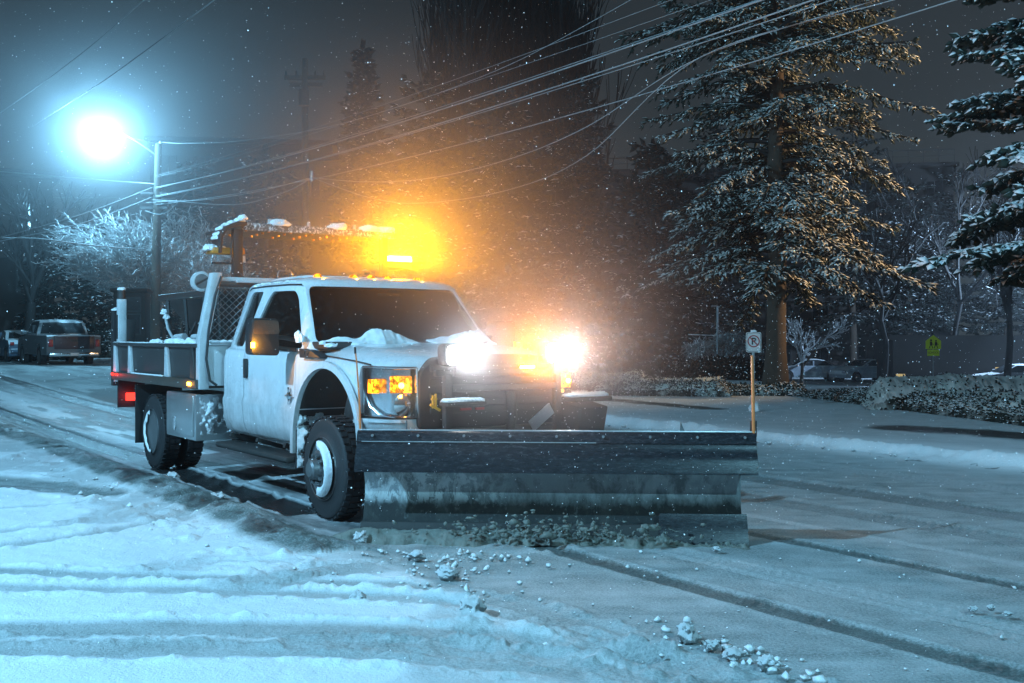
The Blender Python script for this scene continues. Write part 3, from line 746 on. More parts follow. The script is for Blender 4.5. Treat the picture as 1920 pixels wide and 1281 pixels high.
def rim_snow(parent,r0,r1,a0,a1,y,th,n=26):
    bm=bmesh.new(); 
    from mathutils import noise as mn
    rows=[]
    for i in range(n+1):
        a=lerp(a0,a1,i/n); e=math.sin(PI*i/n)**.5 if 0<i<n else 0.0
        row=[]
        for j in range(7):
            s=j/6; rr=lerp(r0+.012+.045*mn.noise(Vector((a*2.6,0,1))),r1,s); th_=y-th*math.sin(PI*s)*e
            row.append(bm.verts.new((rr*math.cos(a),th_,rr*math.sin(a))))
        rows.append(row)
    for i in range(n):
        for j in range(6): bm.faces.new((rows[i][j],rows[i+1][j],rows[i+1][j+1],rows[i][j+1]))
    me=bpy.data.meshes.new('rim_snow'); bm.to_mesh(me); bm.free(); me.polygons.foreach_set('use_smooth',[True]*len(me.polygons)); me.materials.append(M['snow'])
    return link(bpy.data.objects.new('rim_snow',me),parent)
rim_snow(wf,.135,.235,-1.9,1.9,-.012,.055)
rim_snow(wr_,.19,.25,PI-1.35,PI+1.5,.0,.02)
# packed snow behind the front wheel in the arch
PACKED=1
tp('mud_flap',MB().box(-.70,-.665,-1.0,-.72,.36,.95),M['black'],bevel=.005)
# running boards
for sg in (-1,1): 
    tp('running_board',MB().prism([(sg*.85,.47),(sg*1.07,.46),(sg*1.08,.43),(sg*1.06,.405),(sg*.85,.42)],-2.5,-.72,'x'),M['frame'],bevel=.008)
    for x in (-2.3,-1.6,-.95): tp('step_bracket',MB().ob((x,sg*.85,.50),(.05,.3,.04),(.3*sg,0,0)),M['frame'])
# mirrors
for sg in (-1,1):
    m=tp('mirror',MB().prism(rpoly([(sg*1.14,1.36),(sg*1.40,1.37),(sg*1.395,1.69),(sg*1.15,1.685)],.04),-.86,-.70,'x'),M['black'],bevel=.02)
    tp('mirror_arm',MB().tube([(-.74,sg*.98,1.50),(-.76,sg*1.08,1.52),(-.78,sg*1.2,1.53)],.02,8).tube([(-.72,sg*.98,1.41),(-.75,sg*1.08,1.42),(-.78,sg*1.2,1.44)],.02,8),M['black'],m)
    tp('mirror_marker',MB().ob((-.705,sg*1.385,1.455),(.02,.035,.05)),M['e_amber'] if sg<0 else M['e_turn'],m,bevel=.004)
    tp('mirror_cap',MB().prism(rpoly([(sg*1.145,1.55),(sg*1.385,1.55),(sg*1.38,1.675),(sg*1.155,1.67)],.03),-.70,-.694,'x'),M['bedbrown'],m)
    tp('mirror_glass',MB().box(-.865,-.86,min(sg*1.17,sg*1.37),max(sg*1.17,sg*1.37),1.40,1.66),M['chrome'],m)
# --- flatbed
bed=MB().box(-5.85,-2.68,-1.12,1.12,1.07,1.11)
for x in np.linspace(-5.7,-2.8,8): bed.box(x-.04,x+.04,-1.05,1.05,.99,1.07)
bd_=tp('bed_deck',bed,M['bedbrown'],bevel=.004)
for sg in (-1,1):
    sp=MB().box(-5.85,-2.70,sg*1.155-.012,sg*1.155+.012,1.085,1.43); s_=tp('bed_side',sp,M['bedgrey'])
    tp('top_rail',MB().box(-5.86,-2.69,sg*1.175-.035,sg*1.175+.035,1.415,1.455),M['bedgrey'],s_,bevel=.008)
    tp('rub_rail',MB().box(-5.87,-2.66,sg*1.18-.045,sg*1.18+.045,.985,1.085),M['bedbrown'],s_,bevel=.012)
    for i,x in enumerate((-5.80,-5.15,-3.72,-2.85)):
        g=MB().prism([(x-.06,1.085),(x+.09,1.085),(x+.02,1.415),(x-.04,1.415)],sg*1.167,sg*1.205); tp('stake_rib',g,M['bedwhite'] if i<3 else M['bedgrey'],s_,bevel=.006)
    tp('rail_snow',MB().box(-5.0,-3.8,sg*1.20,sg*1.222,1.085,1.100),M['snow'],s_,bevel=.004)
    snow_pile([(x,sg*1.15,1.455,.10+.05*rnd.random(),.05,.03+.03*rnd.random()) for x in (-4.3,-4.15,-3.75,-3.62,-3.45,-3.30,-3.1,-2.95)]+[(x,sg*1.17,1.455,.16,.03,.010) for x in np.linspace(-5.8,-4.5,9)],s_,'side_snow')
tp('tail_rail',MB().box(-5.90,-5.85,-1.2,1.2,.98,1.43),M['bedgrey'],bevel=.01)
tp('bed_marker',MB().ob((-2.86,-1.228,1.037),(.10,.012,.035)),M['e_amber'],bevel=.003)
tl=tp('tail_marker',MB().ob((-5.80,-1.228,1.055),(.09,.012,.03)).ob((-5.60,-1.228,1.055),(.10,.012,.018)),M['e_red'],bevel=.003)
tp('tail_light',MB().ob((-5.86,-.98,.76),(.05,.12,.10)).ob((-5.83,-1.04,.76),(.10,.01,.09)),M['e_red'],bevel=.01)
tp('tail_light',MB().ob((-5.86,.98,.76),(.05,.12,.10)),M['e_red'],bevel=.01)
tp('rear_mud_flap',MB().box(-5.98,-5.95,-1.12,-.78,.62,1.0),M['black']); tp('rear_mud_flap',MB().box(-4.98,-4.95,-1.18,-.62,.25,.95),M['black']); tp('rear_mud_flap',MB().box(-4.98,-4.95,.62,1.18,.25,.95),M['black'])
# lift gate / rear posts
tp('rear_post',MB().box(-6.06,-5.96,-1.18,-1.06,.90,1.86).box(-6.02,-5.94,-1.05,-.9,1.0,1.75),M['black'],bevel=.01)
tp('rear_post',MB().box(-6.06,-5.96,1.06,1.18,.90,1.86),M['black'],bevel=.01)
wp=tp('white_rear_post',MB().box(-5.72,-5.62,-1.20,-1.10,1.45,2.0),M['bedwhite'],bevel=.012)
tp('post_slot',MB().box(-5.69,-5.65,-1.206,-1.20,1.50,1.80),M['black'],wp); tp('post_cap',MB().lathe([(2.0,.05),(2.10,.05),(2.12,.03)],(-5.67,-1.15,0),'z',14),M['bedgrey'],wp)
snow_pile([(-5.67,-1.15,2.12,.05,.05,.03)],wp,'post_snow'); snow_pile([(-5.98,-1.12,1.87,.10,.06,.03),(-5.85,-1.10,1.90,.06,.05,.03)],T,'post_snow')
wp=tp('white_rear_post',MB().box(-5.72,-5.62,1.10,1.20,1.45,2.0),M['bedwhite'],bevel=.012)
tp('reflector_tape',MB().box(-5.958,-5.952,-1.17,-1.12,.95,1.35),M['bedwhite'])
# tool box under the bed
tb=tp('tool_box',MB().box(-3.70,-2.74,-1.20,-.72,.45,.93),M['alu'],bevel=.012)
tp('box_lid',MB().box(-3.66,-2.79,-1.212,-1.2,.49,.90),M['alu'],tb,bevel=.005)
l=MB().lathe([(-1.212,.05),(-1.222,.05)],(-3.36,0,.60),'y',18); l.v=[(-3.36+(p[0]+3.36)*.75,p[1],.60+(p[2]-.60)*1.6) for p in l.v]; l.ob((-3.36,-1.225,.60),(.02,.02,.11)); tp('box_latch',l,M['chrome'],tb)
def crust(name,o,u,v,nrm,su,sv,amp,parent,mat,seed,thr=.42):
    """rough crust of frozen spray on a plate: grid with relief, ragged outline"""
    nu,nv=46,46; a=np.linspace(0,1,nu+1);A,B=np.meshgrid(a,a,indexing='ij')
    n=fbm(A*su*16+seed,B*sv*16,seed,5,.6); edge=np.minimum(np.minimum(A,1-A),np.minimum(B,1-B))
    h=amp*np.clip((n-thr)*3.2,-.2,1.2)*np.clip(edge*7,0,1)+amp*.25*(fbm(A*su*60,B*sv*60,seed+9,3)-.5)*(n>thr)-(edge<=0)*amp*.3-.001
    O=np.array(o);U=np.array(u)*su;Vv=np.array(v)*sv;N=np.array(nrm)
    P=O+A[...,None]*U+B[...,None]*Vv+h[...,None]*N; idx=np.arange((nu+1)*(nv+1)).reshape(nu+1,nv+1)
    F=np.stack([idx[:-1,:-1],idx[1:,:-1],idx[1:,1:],idx[:-1,1:]],-1).reshape(-1,4)
    return mesh_np(name,P.reshape(-1,3),F,M[mat],parent,True)
crust('stuck_snow',(-2.742,-1.17,.50),(0,1,0),(0,0,1),(1,0,0),.42,.42,.035,tb,'snow',5)
# --- headache rack with mesh
hr=MB()
for sg in (-1,1):
    if sg>0:
        hr2=MB().prism([(1.20,.985),(1.20,1.50),(1.06,2.19),(.955,2.19),(1.10,1.48),(1.10,.985)],-2.74,-2.62,'x'); continue
    hr.prism([(sg*1.20,.985),(sg*1.20,1.50),(sg*1.06,2.19),(sg*.955,2.19),(sg*1.10,1.48),(sg*1.10,.985)],-2.74,-2.62,'x')
rk=tp('headache_rack',hr.box(-2.71,-2.65,-.99,.99,2.105,2.15),M['bedwhite'],bevel=.012); tp('rack_post',hr2,M['bedwhite'],rk,bevel=.012)
tp('rack_panel',MB().box(-2.70,-2.64,-1.10,1.10,1.02,1.44).box(-2.72,-2.60,-1.10,1.10,1.44,1.475),M['bedwhite'],rk,bevel=.006)
tp('rack_rail',MB().box(-2.71,-2.65,-.99,.99,2.05,2.10),M['bedgrey'],rk,bevel=.006)
snow_pile([(-2.62,y,1.475,.07,.06,.02) for y in np.linspace(-1.05,1.05,22)],rk,'ledge_snow')
# expanded metal mesh
em=MB(); y0,y1,z0,z1=-1.10,1.10,1.48,2.06; sw,sh=.078,.036
def clip(a,b):
    (ya,za),(yb,zb)=a,b
    wmax=lambda z: 1.10-.14*(z-1.48)/.6
    return all(abs(y)<=wmax(z)+.01 and z0<=z<=z1 for y,z in (a,b))
ny=int((y1-y0)/sw)+1; nz=int((z1-z0)/sh)+1
for i in range(ny+1):
    for j in range(nz+1):
        yc=y0+i*sw+(j%2)*sw/2; zc=z0+j*sh
        for sy in (-1,1):
            a=(yc,zc); b=(yc+sy*sw/2,zc+sh)
            if clip(a,b):
                em.tube([(-2.68,*a),(-2.68,*b)],.0042,4,False)
tp('mesh_screen',em,M['galv'],rk,smooth=0,fix=False)
tp('hose',MB().tube([(-2.59,-.98,2.15),(-2.58,-1.05,1.95),(-2.57,-1.12,1.60),(-2.56,-1.15,1.3),(-2.54,-1.12,1.08),(-2.53,-1.05,1.03)],.014,8),M['black'],rk)
wl=tp('work_lamp',MB().lathe([(-2.86,.04),(-2.82,.10),(-2.76,.105),(-2.75,.09)],(0,-1.13,2.10),'x',24),M['bedwhite'],T)
tp('lamp_arm',MB().tube([(-2.70,-1.0,2.17),(-2.74,-1.04,2.10),(-2.80,-1.08,2.13),(-2.83,-1.13,2.10)],.028,10),M['bedwhite'],rk)
tp('lamp_face',MB().lathe([(-2.752,.085),(-2.748,.07)],(0,-1.13,2.10),'x',24),M['rim'],wl); tp('lamp_bar',MB().ob((-2.742,-1.13,2.10),(.01,.14,.02),(.5,0,0)),M['black'],wl)
# --- beacon bar and the arrow board above it
tp('board_mast',MB().box(-2.80,-2.72,.95,1.03,2.08,2.66),M['black'],bevel=.008)
tp('board_mast',MB().box(-2.80,-2.72,-.80,-.70,2.08,2.66).tube([(-2.76,-.75,2.25),(-2.70,-.70,2.15),(-2.66,-.68,2.08)],.012,6).tube([(-2.74,-.80,2.62),(-2.72,-.83,2.4),(-2.74,-.76,2.2)],.010,6),M['black'],bevel=.008)
tp('mast_base',MB().box(-2.84,-2.60,-.80,-.10,2.09,2.12),M['bedwhite'],bevel=.005)
tp('grab_loop',MB().tube([(-2.6,-.36,2.10),(-2.6,-.36,2.20),(-2.6,-.34,2.23),(-2.6,-.22,2.23),(-2.6,-.20,2.20),(-2.6,-.20,2.10)],.008,6),M['galv'])
def beacon(y0,y1,lit):
    b=MB().prism(rpoly([(y0,2.395),(y1,2.395),(y1-.01,2.465),(y0+.03,2.46)],.02),-2.93,-2.75,'x')
    o=tp('beacon',b,M['e_beacon'] if lit else M['amberdead'],bevel=.012)
    tp('beacon_base',MB().prism([(y0+.10*(not lit),2.385),(y1,2.385),(y1+.01,2.31),(y0+.05+.15*(not lit),2.35)],-2.92,-2.76,'x'),M['bedwhite'],o,bevel=.005)
    return o
b0=beacon(-1.03,-.66,False); snow_pile([(-2.84,-1.02,2.45,.07,.07,.05),(-2.84,-.93,2.46,.07,.08,.03)],b0,'beacon_snow')
b1=beacon(1.03,1.37,True); tag(b1,'lit amber beacon at the driver side end')
tp('beacon_light_shield',MB().box(-2.98,-2.56,.97,1.43,2.376,2.386),M['black'],b1)  # plate added to keep the beacon's light off the road below
tp('beacon_strut',MB().box(-2.83,-2.77,.98,1.36,2.30,2.33),M['black'])
tp('beacon_strut',MB().box(-2.83,-2.77,-1.0,-.70,2.29,2.31),M['black'])
ab=MB().prism(rpoly([(-.66,2.665),(1.16,2.665),(1.16,2.745),(-.66,2.745)],.015),-2.86,-2.80,'x')
brd=tp('arrow_board',ab,M['speck'] if 'speck' in M else M['rim'],bevel=.006)
tp('board_tray',MB().box(-4.0,-2.86,-.66,1.16,2.70,2.73),M['bedgrey'],brd)
tp('board_end',MB().prism([(-.66,2.74),(-.76,2.74),(-.90,2.68),(-.96,2.58),(-.955,2.40),(-.93,2.40),(-.92,2.57),(-.87,2.65),(-.74,2.70),(-.66,2.70)],-2.95,-2.70,'x'),M['black'],brd,bevel=.008)
snow_pile([(-2.83,y,z,.08,.05,.03) for y,z in ((-.93,2.60),(-.95,2.56),(-.90,2.66),(-.84,2.70),(-.78,2.73),(-.70,2.76))]+[(-2.83,-.66,2.79,.05,.05,.04)],brd,'board_snow')
for y in (-.64,-.36,-.33,.10,.38,.66,.92): tp('board_lug',MB().box(-2.85,-2.82,y-.012,y+.012,2.745,2.80),M['bedwhite'],brd)
for y,w in ((-.25,.13),(.46,.12),(.86,.14),(1.06,.12)): snow_pile([(-2.83,y,2.75,.05,w,.055)],brd,'board_snow')
for k,y in enumerate(np.linspace(-.55,1.0,7)):
    for j in range(4):
        tp('board_lamp',MB().lathe([(2.694,.018),(2.672,.014)],(-3.02-.22*j,y+.02*j,0),'z',10),M['amberdead'],brd)
# --- spreader hopper in the bed
hp=MB(); 
V=[(-5.30,-.75,2.02),(-3.15,-.75,2.02),(-3.15,.75,2.02),(-5.30,.75,2.02),(-5.0,-.22,1.30),(-3.35,-.22,1.30),(-3.35,.22,1.30),(-5.0,.22,1.30)]
hp.add(V,[(0,1,5,4),(1,2,6,5),(2,3,7,6),(3,0,4,7),(4,5,6,7)]); hp.box(-5.34,-3.11,-.80,-.74,1.97,2.05); hp.box(-5.34,-3.11,.74,.80,1.97,2.05); hp.box(-5.34,-5.28,-.74,.74,1.97,2.05); hp.box(-3.17,-3.11,-.74,.74,1.97,2.05)
hp.box(-5.0,-3.35,-.3,.3,1.12,1.30)
hop=tp('spreader_hopper',hp,M['poly'],bevel=.012,smooth=30)
for x in (-5.0,-4.35,-3.7,-3.25): 
    for sg in (-1,1): tp('hopper_leg',MB().tube([(x,sg*.78,1.98),(x,sg*.72,1.12)],.022,6).tube([(x,sg*.72,1.12),(x+.28,sg*.5,1.75)],.018,6),M['bedgrey'],hop)
tp('hopper_chute',MB().tube([(-5.05,-.80,1.80),(-4.8,-.84,1.62),(-4.33,-.90,1.46)],[.016]*3,8),M['bedwhite'],hop)
snow_pile([(-5.06,-.80,1.82,.05,.05,.05),(-4.98,-.80,1.76,.06,.04,.04)],hop,'chute_snow')
P=[(lerp(-5.2,-3.2,rnd.random()),rnd.uniform(-.6,.6),2.0,.25,.2,.07) for i in range(46)]
snow_pile(P,hop,'load_snow','slushpale' if 'slushpale' in M else 'snow')
Mt=Matrix.Translation((-3.62,-.70,1.90))@Matrix.Rotation(PI/2+.55,4,'X')
text_mesh('hopper_lettering','SaltDogg',.115,simple('faded_lettering',(.28,.28,.28),.7),hop,Matrix.Translation((-3.62,-.705,1.93))@Matrix.Rotation(math.radians(125),4,'X'),.001)
for x in (-3.9,-3.3): tp('bed_cylinder',MB().cyl((x-.1,-1.0,1.52),(x+.2,-1.0,1.53),.035,12),M['bedwhite'])
# --- the plow, in its own frame, then children of one part
PW=empty('snow_plow',(0,0,0)); PW.parent=T; tag(PW,'wide steel snow plow blade with dark rubber deflector and two orange marker rods')
crust('packed_snow',(-.664,-1.0,.36),(0,1,0),(0,0,1),(1,0,0),.26,.52,.075,T,'tyre_snowy',12,.36)
pL=w2l(*( (680-960)/FPX*8.12, 8.12)); pR=w2l((1392-960)/FPX*7.93,7.93)
pd=Vector((pR[0]-pL[0],pR[1]-pL[1],0)); W=pd.length; pd.normalize(); pn=Vector((pd.y,-pd.x,0))   # pn: facing the camera/forward
if pn.x<0: pn=-pn
ang=math.atan2(pd.y,pd.x)
PM=Matrix(((pd.x,pn.x,0,pL[0]),(pd.y,pn.y,0,pL[1]),(0,0,1,0),(0,0,0,1)))   # (along, forward, up)
def pp(name,mb,mat,**k):
    mb.v=[tuple(PM@Vector(p)) for p in mb.v]; return mb.build(name,mat,PW,**k)
def sheet(prof,a0,a1,th=.012,n=40):
    """curved sheet: prof list of (forward,z)"""
    mb=MB();V=[];F=[];m=len(prof)
    for i in range(n+1):
        a=lerp(a0,a1,i/n)
        for j,(f,z) in enumerate(prof): V.append((a,f,z))
        for j,(f,z) in enumerate(prof): V.append((a,f-th,z+ (0)))
    s=2*m
    for i in range(n):
        for j in range(m-1):
            p=i*s+j; F.append((p,p+1,p+s+1,p+s)); q=p+m; F.append((q,q+s,q+s+1,q+1))
        F.append((i*s,i*s+s,i*s+s+m,i*s+m)); F.append((i*s+m-1,i*s+2*m-1,i*s+s+2*m-1,i*s+s+m-1))
    for i in (0,n):
        for j in range(m-1): F.append((i*s+j,i*s+m+j,i*s+m+j+1,i*s+j+1))
    return mb.add(V,F)
def blade_mat():
    m=new_mat('worn_blade_steel_with_stuck_snow');t=NT(m);tc=t.n('TexCoord').outputs['Object']
    mp=t.n('Mapping');mp.inputs['Scale'].default_value=(1,1,.5);t.l(tc,mp.inputs[0]);v=mp.outputs[0]
    sx=t.n('SeparateXYZ');t.l(tc,sx.inputs[0]); z=sx.outputs[2]
    f=t.noise(13,6,.68,v,.6); g=t.noise(3,4,.6,v)
    base=t.mix(t.noise(5,5,.7,v),(.22,.24,.25),(.38,.41,.42))
    # dark lower half with a ragged edge
    zz=t.math('ADD',z,t.math('MULTIPLY',t.math('SUBTRACT',t.noise(9,5,.7,v),.5),.22))
    low=t.ramp(zz,.24,.36)
    base=t.mix(low,(.022,.024,.024),base)
    base=t.mix(t.math('MULTIPLY',t.ramp(t.noise(24,5,.7,v),.58,.66),.22),base,(.32,.34,.33))
    # flakes of snow and bare dark patches toward the passenger end
    side=t.ramp(t.math('MULTIPLY',sx.outputs[1],-1.0),-.2,1.0)
    band=t.math('MULTIPLY',t.ramp(z,.25,.33),1.0)
    sn=t.math('MULTIPLY',t.math('MULTIPLY',t.ramp(f,.47,.51),t.ramp(t.math('ADD',side,t.math('MULTIPLY',t.math('SUBTRACT',g,.5),1.6)),.05,.55)),band)
    c=t.mix(sn,base,(.60,.62,.62))
    dk=t.math('MULTIPLY',t.ramp(t.noise(16,5,.7,v,.4),.52,.57),t.ramp(zz,.50,.40)); c=t.mix(t.math('MULTIPLY',dk,.75),c,(.03,.032,.032))
    r=t.math('ADD',t.math('MULTIPLY',sn,.2),t.math('SUBTRACT',.75,t.math('MULTIPLY',low,.28)))
    c=t.mix(t.math('MULTIPLY',t.ramp(t.noise(4.5,6,.75,v,.5),.48,.60),.55),c,(.055,.055,.05))
    t.bsdf(c,r,.05,t.bump(f,.5,.01),spec=.35); return m
M['blade']=blade_mat()
def flap_mat():
    m=new_mat('wet_black_deflector');t=NT(m);tc=t.n('TexCoord').outputs['Object']
    mp=t.n('Mapping');mp.inputs['Scale'].default_value=(1,1,4);t.l(tc,mp.inputs[0]);v=mp.outputs[0]
    f=t.noise(14,6,.75,v); d=t.noise(70,3,.6,tc)
    c=t.mix(t.ramp(f,.4,.75),(.014,.016,.02),(.035,.038,.045)); c=t.mix(t.ramp(d,.72,.76),c,(.2,.22,.25))
    t.bsdf(c,t.math('ADD',t.math('MULTIPLY',f,.2),.16),0,t.bump(f,.08,.004),spec=.7); return m
M['flap']=flap_mat()
prof=[(lerp(0,1,0)+.0,.02)]
prof=[(.10-.19*math.sin(PI*(t*.9+.02)),.03+.60*t) for t in np.linspace(0,1,14)]
pp('moldboard',sheet(prof,0,W,.012),M['blade'],smooth=40)
fp=[(.215,.525),(.212,.545),(.195,.585),(.188,.625),(.165,.66),(.135,.70),(.128,.735),(.135,.742),(.128,.75),(.11,.80),(.085,.825)]
pp('deflector',sheet(fp,-.02,W+.085,.014),M['flap'],smooth=50)
pp('deflector_bar',MB().box(-.02,W+.085,.075,.087,.80,.832),M['alu'],bevel=.002)
pp('deflector_highlight',MB().box(0.02,W*.62,.131,.139,.742,.748),M['alu'])  # thin pale line standing in for a highlight along the deflector
pp('cutting_edge',sheet([(.12,.0),(.105,.06),(.085,.13),(.08,.135)],0.0,W+.01,.02),M['frame'])
pp('wing_plate',sheet([(.15,.0),(.135,.05),(.09,.14),(.055,.20),(.05,.215)],W-.62,W+.025,.015),M['flap'])
for a in np.linspace(.05,W-.05,8): pp('rib',MB().prism([(-.14,.05),(-.02,.05),(-.125,.35),(-.03,.62),(-.12,.62),(-.22,.35)],a-.006,a+.006,'x'),M['frame'])
for a in np.linspace(.1,W,9): pp('bolt',MB().cyl((a,.12,.79),(a,.135,.79),.010,8),M['galv'])
pp('push_frame',MB().box(.3,W-.3,-.25,-.17,.2,.32).box(W*.5-.5,W*.5+.5,-.6,-.25,.22,.30),M['frame'],bevel=.01)
pp('marker_rod',MB().tube([(-.0,.08,.80),(-.01,.075,1.05),(-.035,.06,1.35),(-.045,.055,1.42)],[.0085,.0075,.006,.006],8),M['orange'])
pp('rod_tip',MB().tube([(-.045,.055,1.40),(-.047,.055,1.45)],.009,8),M['black'])
pp('marker_rod',MB().tube([(W+.07,.08,.80),(W+.065,.08,1.1),(W+.058,.08,1.39)],[.013,.012,.010],8),M['orange'])
pp('rod_base',MB().ob((W+.07,.07,.85),(.05,.02,.12)),M['black'],bevel=.005)
pp('rod_stub',MB().cyl((.35,.08,.82),(.35,.08,.90),.006,6).prism([(W-.47,.825),(W-.43,.825),(W-.445,.86),(W-.462,.90)],.07,.08,'y'),M['rim'])
# mount tower, lamp bar (truck frame)
tw=MB().box(.98,1.12,-.46,.56,.40,.52).box(1.0,1.06,-.52,-.46,.40,1.24).box(1.0,1.06,.56,.62,.40,1.24).box(1.0,1.06,-.46,.56,1.10,1.15).box(1.0,1.05,-.60,.70,1.22,1.27)
tw.tube([(1.03,.05,.5),(1.15,.05,.9),(1.12,.05,1.10)],.04,10); tw.box(1.02,1.16,-.56,-.2,.99,1.02); tw.box(.95,1.15,.70,1.10,.98,1.02); tw.ob((.92,.92,.80),(.3,.35,.32),(0,.2,.2))
MT=tw.build('mount_tower',M['frame'],PW,bevel=.01)
snow_pile([(1.10,y,1.03,.05,.045,.022) for y in np.linspace(-.54,-.24,8)],PW,'mount_snow'); snow_pile([(1.06,y,1.03,.06,.05,.025) for y in np.linspace(.70,1.06,8)],PW,'mount_snow')
MB().ob((1.10,-.66,1.03),(.015,.012,.10),(0,.0,0)).ob((1.10,-.635,1.04),(.015,.012,.10)).ob((1.10,-.64,.985),(.015,.10,.018),(-.5,0,0)).ob((1.10,-.65,1.05),(.015,.05,.014)).build('warning_tape',M['yellow'],PW)
MB().ob((1.13,-.38,.965),(.012,.10,.018)).ob((1.13,-.25,.965),(.012,.08,.018)).build('red_reflector',M['redp'],PW)
MB().ob((1.12,.36,.87),(.012,.11,.24),(-.9,.2,0)).build('handle_plate',M['alu'],PW,bevel=.003)
def plow_lamp(y,z):
    b=MB().prism(rpoly([(y-.165,z-.09),(y+.165,z-.09),(y+.165,z+.09),(y-.165,z+.09)],.05),1.05,1.17,'x').build('plow_lamp',M['black'],T,bevel=.015)
    tp('lamp_glass',MB().prism(rpoly([(y-.145,z-.075),(y+.145,z-.075),(y+.145,z+.075),(y-.145,z+.075)],.045),1.17,1.185,'x'),M['e_white'],b,bevel=.005)
    tp('lamp_stem',MB().box(1.06,1.10,y-.02,y+.02,1.22,z-.085),M['frame'],b)
    return b
plow_lamp(-.43,1.385); plow_lamp(.53,1.395)
fl=tp('grille_flasher',MB().ob((1.0,.29,1.27),(.03,.15,.05)),M['black'],bevel=.008); tp('flasher_lens',MB().ob((1.022,.29,1.27),(.015,.14,.042)),M['e_beacon'],fl,bevel=.004)

# slush rolled up in front of the blade
def slush_roll():
    from mathutils import noise as mn
    n=260;m=16;V=[];F=[]
    for i in range(n+1):
        a=lerp(-.25,W+.02,i/n); t=a/W
        hgt=(.09 if t<.45 else .075+.045*mn.noise(Vector((a*6,0,0))))*min(1,(a+.3)*4)*min(1,max(.05,(1.02-t)*3.2))*(1 if t<.55 else .75)
        ro=.25 if t<.36 else 1.0
        for j in range(m+1):
            s=j/m; f=.05+(.20+.10*mn.fractal(Vector((a*2.2,0,5)),.7,2.1,5))*s; z=hgt*math.sin(PI*min(1,s**.75))**.8
            q=Vector((a*3,s*2.0,0)); k=mn.fractal(q*1.3,.8,2.1,4)
            z=max(-.01,z*(1+.20*k)+ro*.055*mn.fractal(Vector((a*11,s*5,3)),.6,2.2,5)*math.sin(PI*s)); f+=.03*k+ro*.03*mn.noise(Vector((a*14,s*8,9)))
            p=T.matrix_basis@(PM@Vector((a,f,0))); V.append((p.x,p.y,z-.002))
    for i in range(n):
        for j in range(m): b=i*(m+1)+j; F.append((b,b+1,b+m+2,b+m+1))
    o=mesh_np('slush_roll',V,F,M['slush'],smooth=True)
    o.data.flip_normals()
    tag(o,'dirty grey slush rolled up along the foot of the plow blade',kind='stuff')
    # splashes
    rs=np.random.RandomState(3); parts=[];fs=[]
    bm=bmesh.new(); bmesh.ops.create_icosphere(bm,subdivisions=1,radius=1); bv=np.array([v.co[:] for v in bm.verts]); bf=np.array([[v.index for v in f.verts] for f in bm.faces]); bm.free()
    for i in range(330):
        t=np.clip(rs.normal(.53,.15),.1,.97); a=t*W; hh=abs(rs.normal(0,.07))*(1.2 if abs(t-.44)<.05 else .8); f=.25+rs.uniform(-.08,.12)
        p=T.matrix_basis@(PM@Vector((a,f,0))); r=rs.gamma(2,.0026)+.002
        st=np.array([rs.uniform(.8,3.4),1,rs.uniform(.5,2.2)])
        parts.append(bv*r*st*(1+.3*rs.normal(size=bv.shape))+np.array([p.x,p.y,.08+hh])); fs.append(bf+12*i if len(bv)==12 else bf+len(bv)*i)
    o=mesh_np('slush_splash',np.vstack(parts),np.vstack(fs),M['slush'])
    tag(o,'bits of slush thrown up from the middle of the moving blade',kind='stuff')
bpy.context.view_layer.update()
slush_roll()
# ------------------------------------------------------------------ vegetation
def twigs(name,P,D,L,Wd,Tk,mat,parent,rs):
    """many short solid twig sprays (8 triangles each)"""
    P=np.asarray(P,float);D=np.asarray(D,float);D/=np.linalg.norm(D,axis=1,keepdims=True)+1e-9
    n=len(P);L=np.broadcast_to(np.asarray(L,float),(n,));Wd=np.broadcast_to(np.asarray(Wd,float),(n,));Tk=np.broadcast_to(np.asarray(Tk,float),(n,))
    Z=np.tile([0,0,1.0],(n,1)); S=np.cross(D,Z); S/=np.linalg.norm(S,axis=1,keepdims=True)+1e-9; U=np.cross(S,D)
    roll=rs.normal(0,.5,n); S2=S*np.cos(roll)[:,None]+U*np.sin(roll)[:,None]; U2=np.cross(S2,D)
    mid=P+D*(L*.45)[:,None]
    V=np.stack([P,P+D*L[:,None],mid+S2*Wd[:,None],mid-S2*Wd[:,None],mid+U2*Tk[:,None],mid-U2*Tk[:,None]],1).reshape(-1,3)
    t=np.array([[0,2,4],[2,1,4],[1,3,4],[3,0,4],[2,0,5],[1,2,5],[3,1,5],[0,3,5]])
    F=(t[None]+(np.arange(n)*6)[:,None,None]).reshape(-1,3)
    return mesh_np(name,V,F,mat,parent)
def segs(name,S,mat,parent,n=3,smooth=False):
    """tapered tubes, S rows: p0(3) p1(3) r0 r1"""
    S=np.asarray(S,float);A=S[:,:3];B=S[:,3:6];r0=S[:,6];r1=S[:,7];D=B-A;D/=np.linalg.norm(D,axis=1,keepdims=True)+1e-9
    ref=np.where(np.abs(D[:,2:3])<.9,np.array([[0,0,1.0]]),np.array([[1.0,0,0]]))
    E1=np.cross(D,ref);E1/=np.linalg.norm(E1,axis=1,keepdims=True)+1e-9;E2=np.cross(D,E1)
    rings=[]
    for k in range(n):
        a=2*PI*k/n+PI/2; d=E1*math.cos(a)+E2*math.sin(a); rings.append((d,))
    V=np.stack([A+r[0]*r0[:,None] for r in rings]+[B+r[0]*r1[:,None] for r in rings],1).reshape(-1,3)
    q=np.array([[k,(k+1)%n,(k+1)%n+n,k+n] for k in range(n)])
    F=(q[None]+(np.arange(len(S))*2*n)[:,None,None]).reshape(-1,4)
    o=mesh_np(name,V,F,mat,parent,smooth); return o
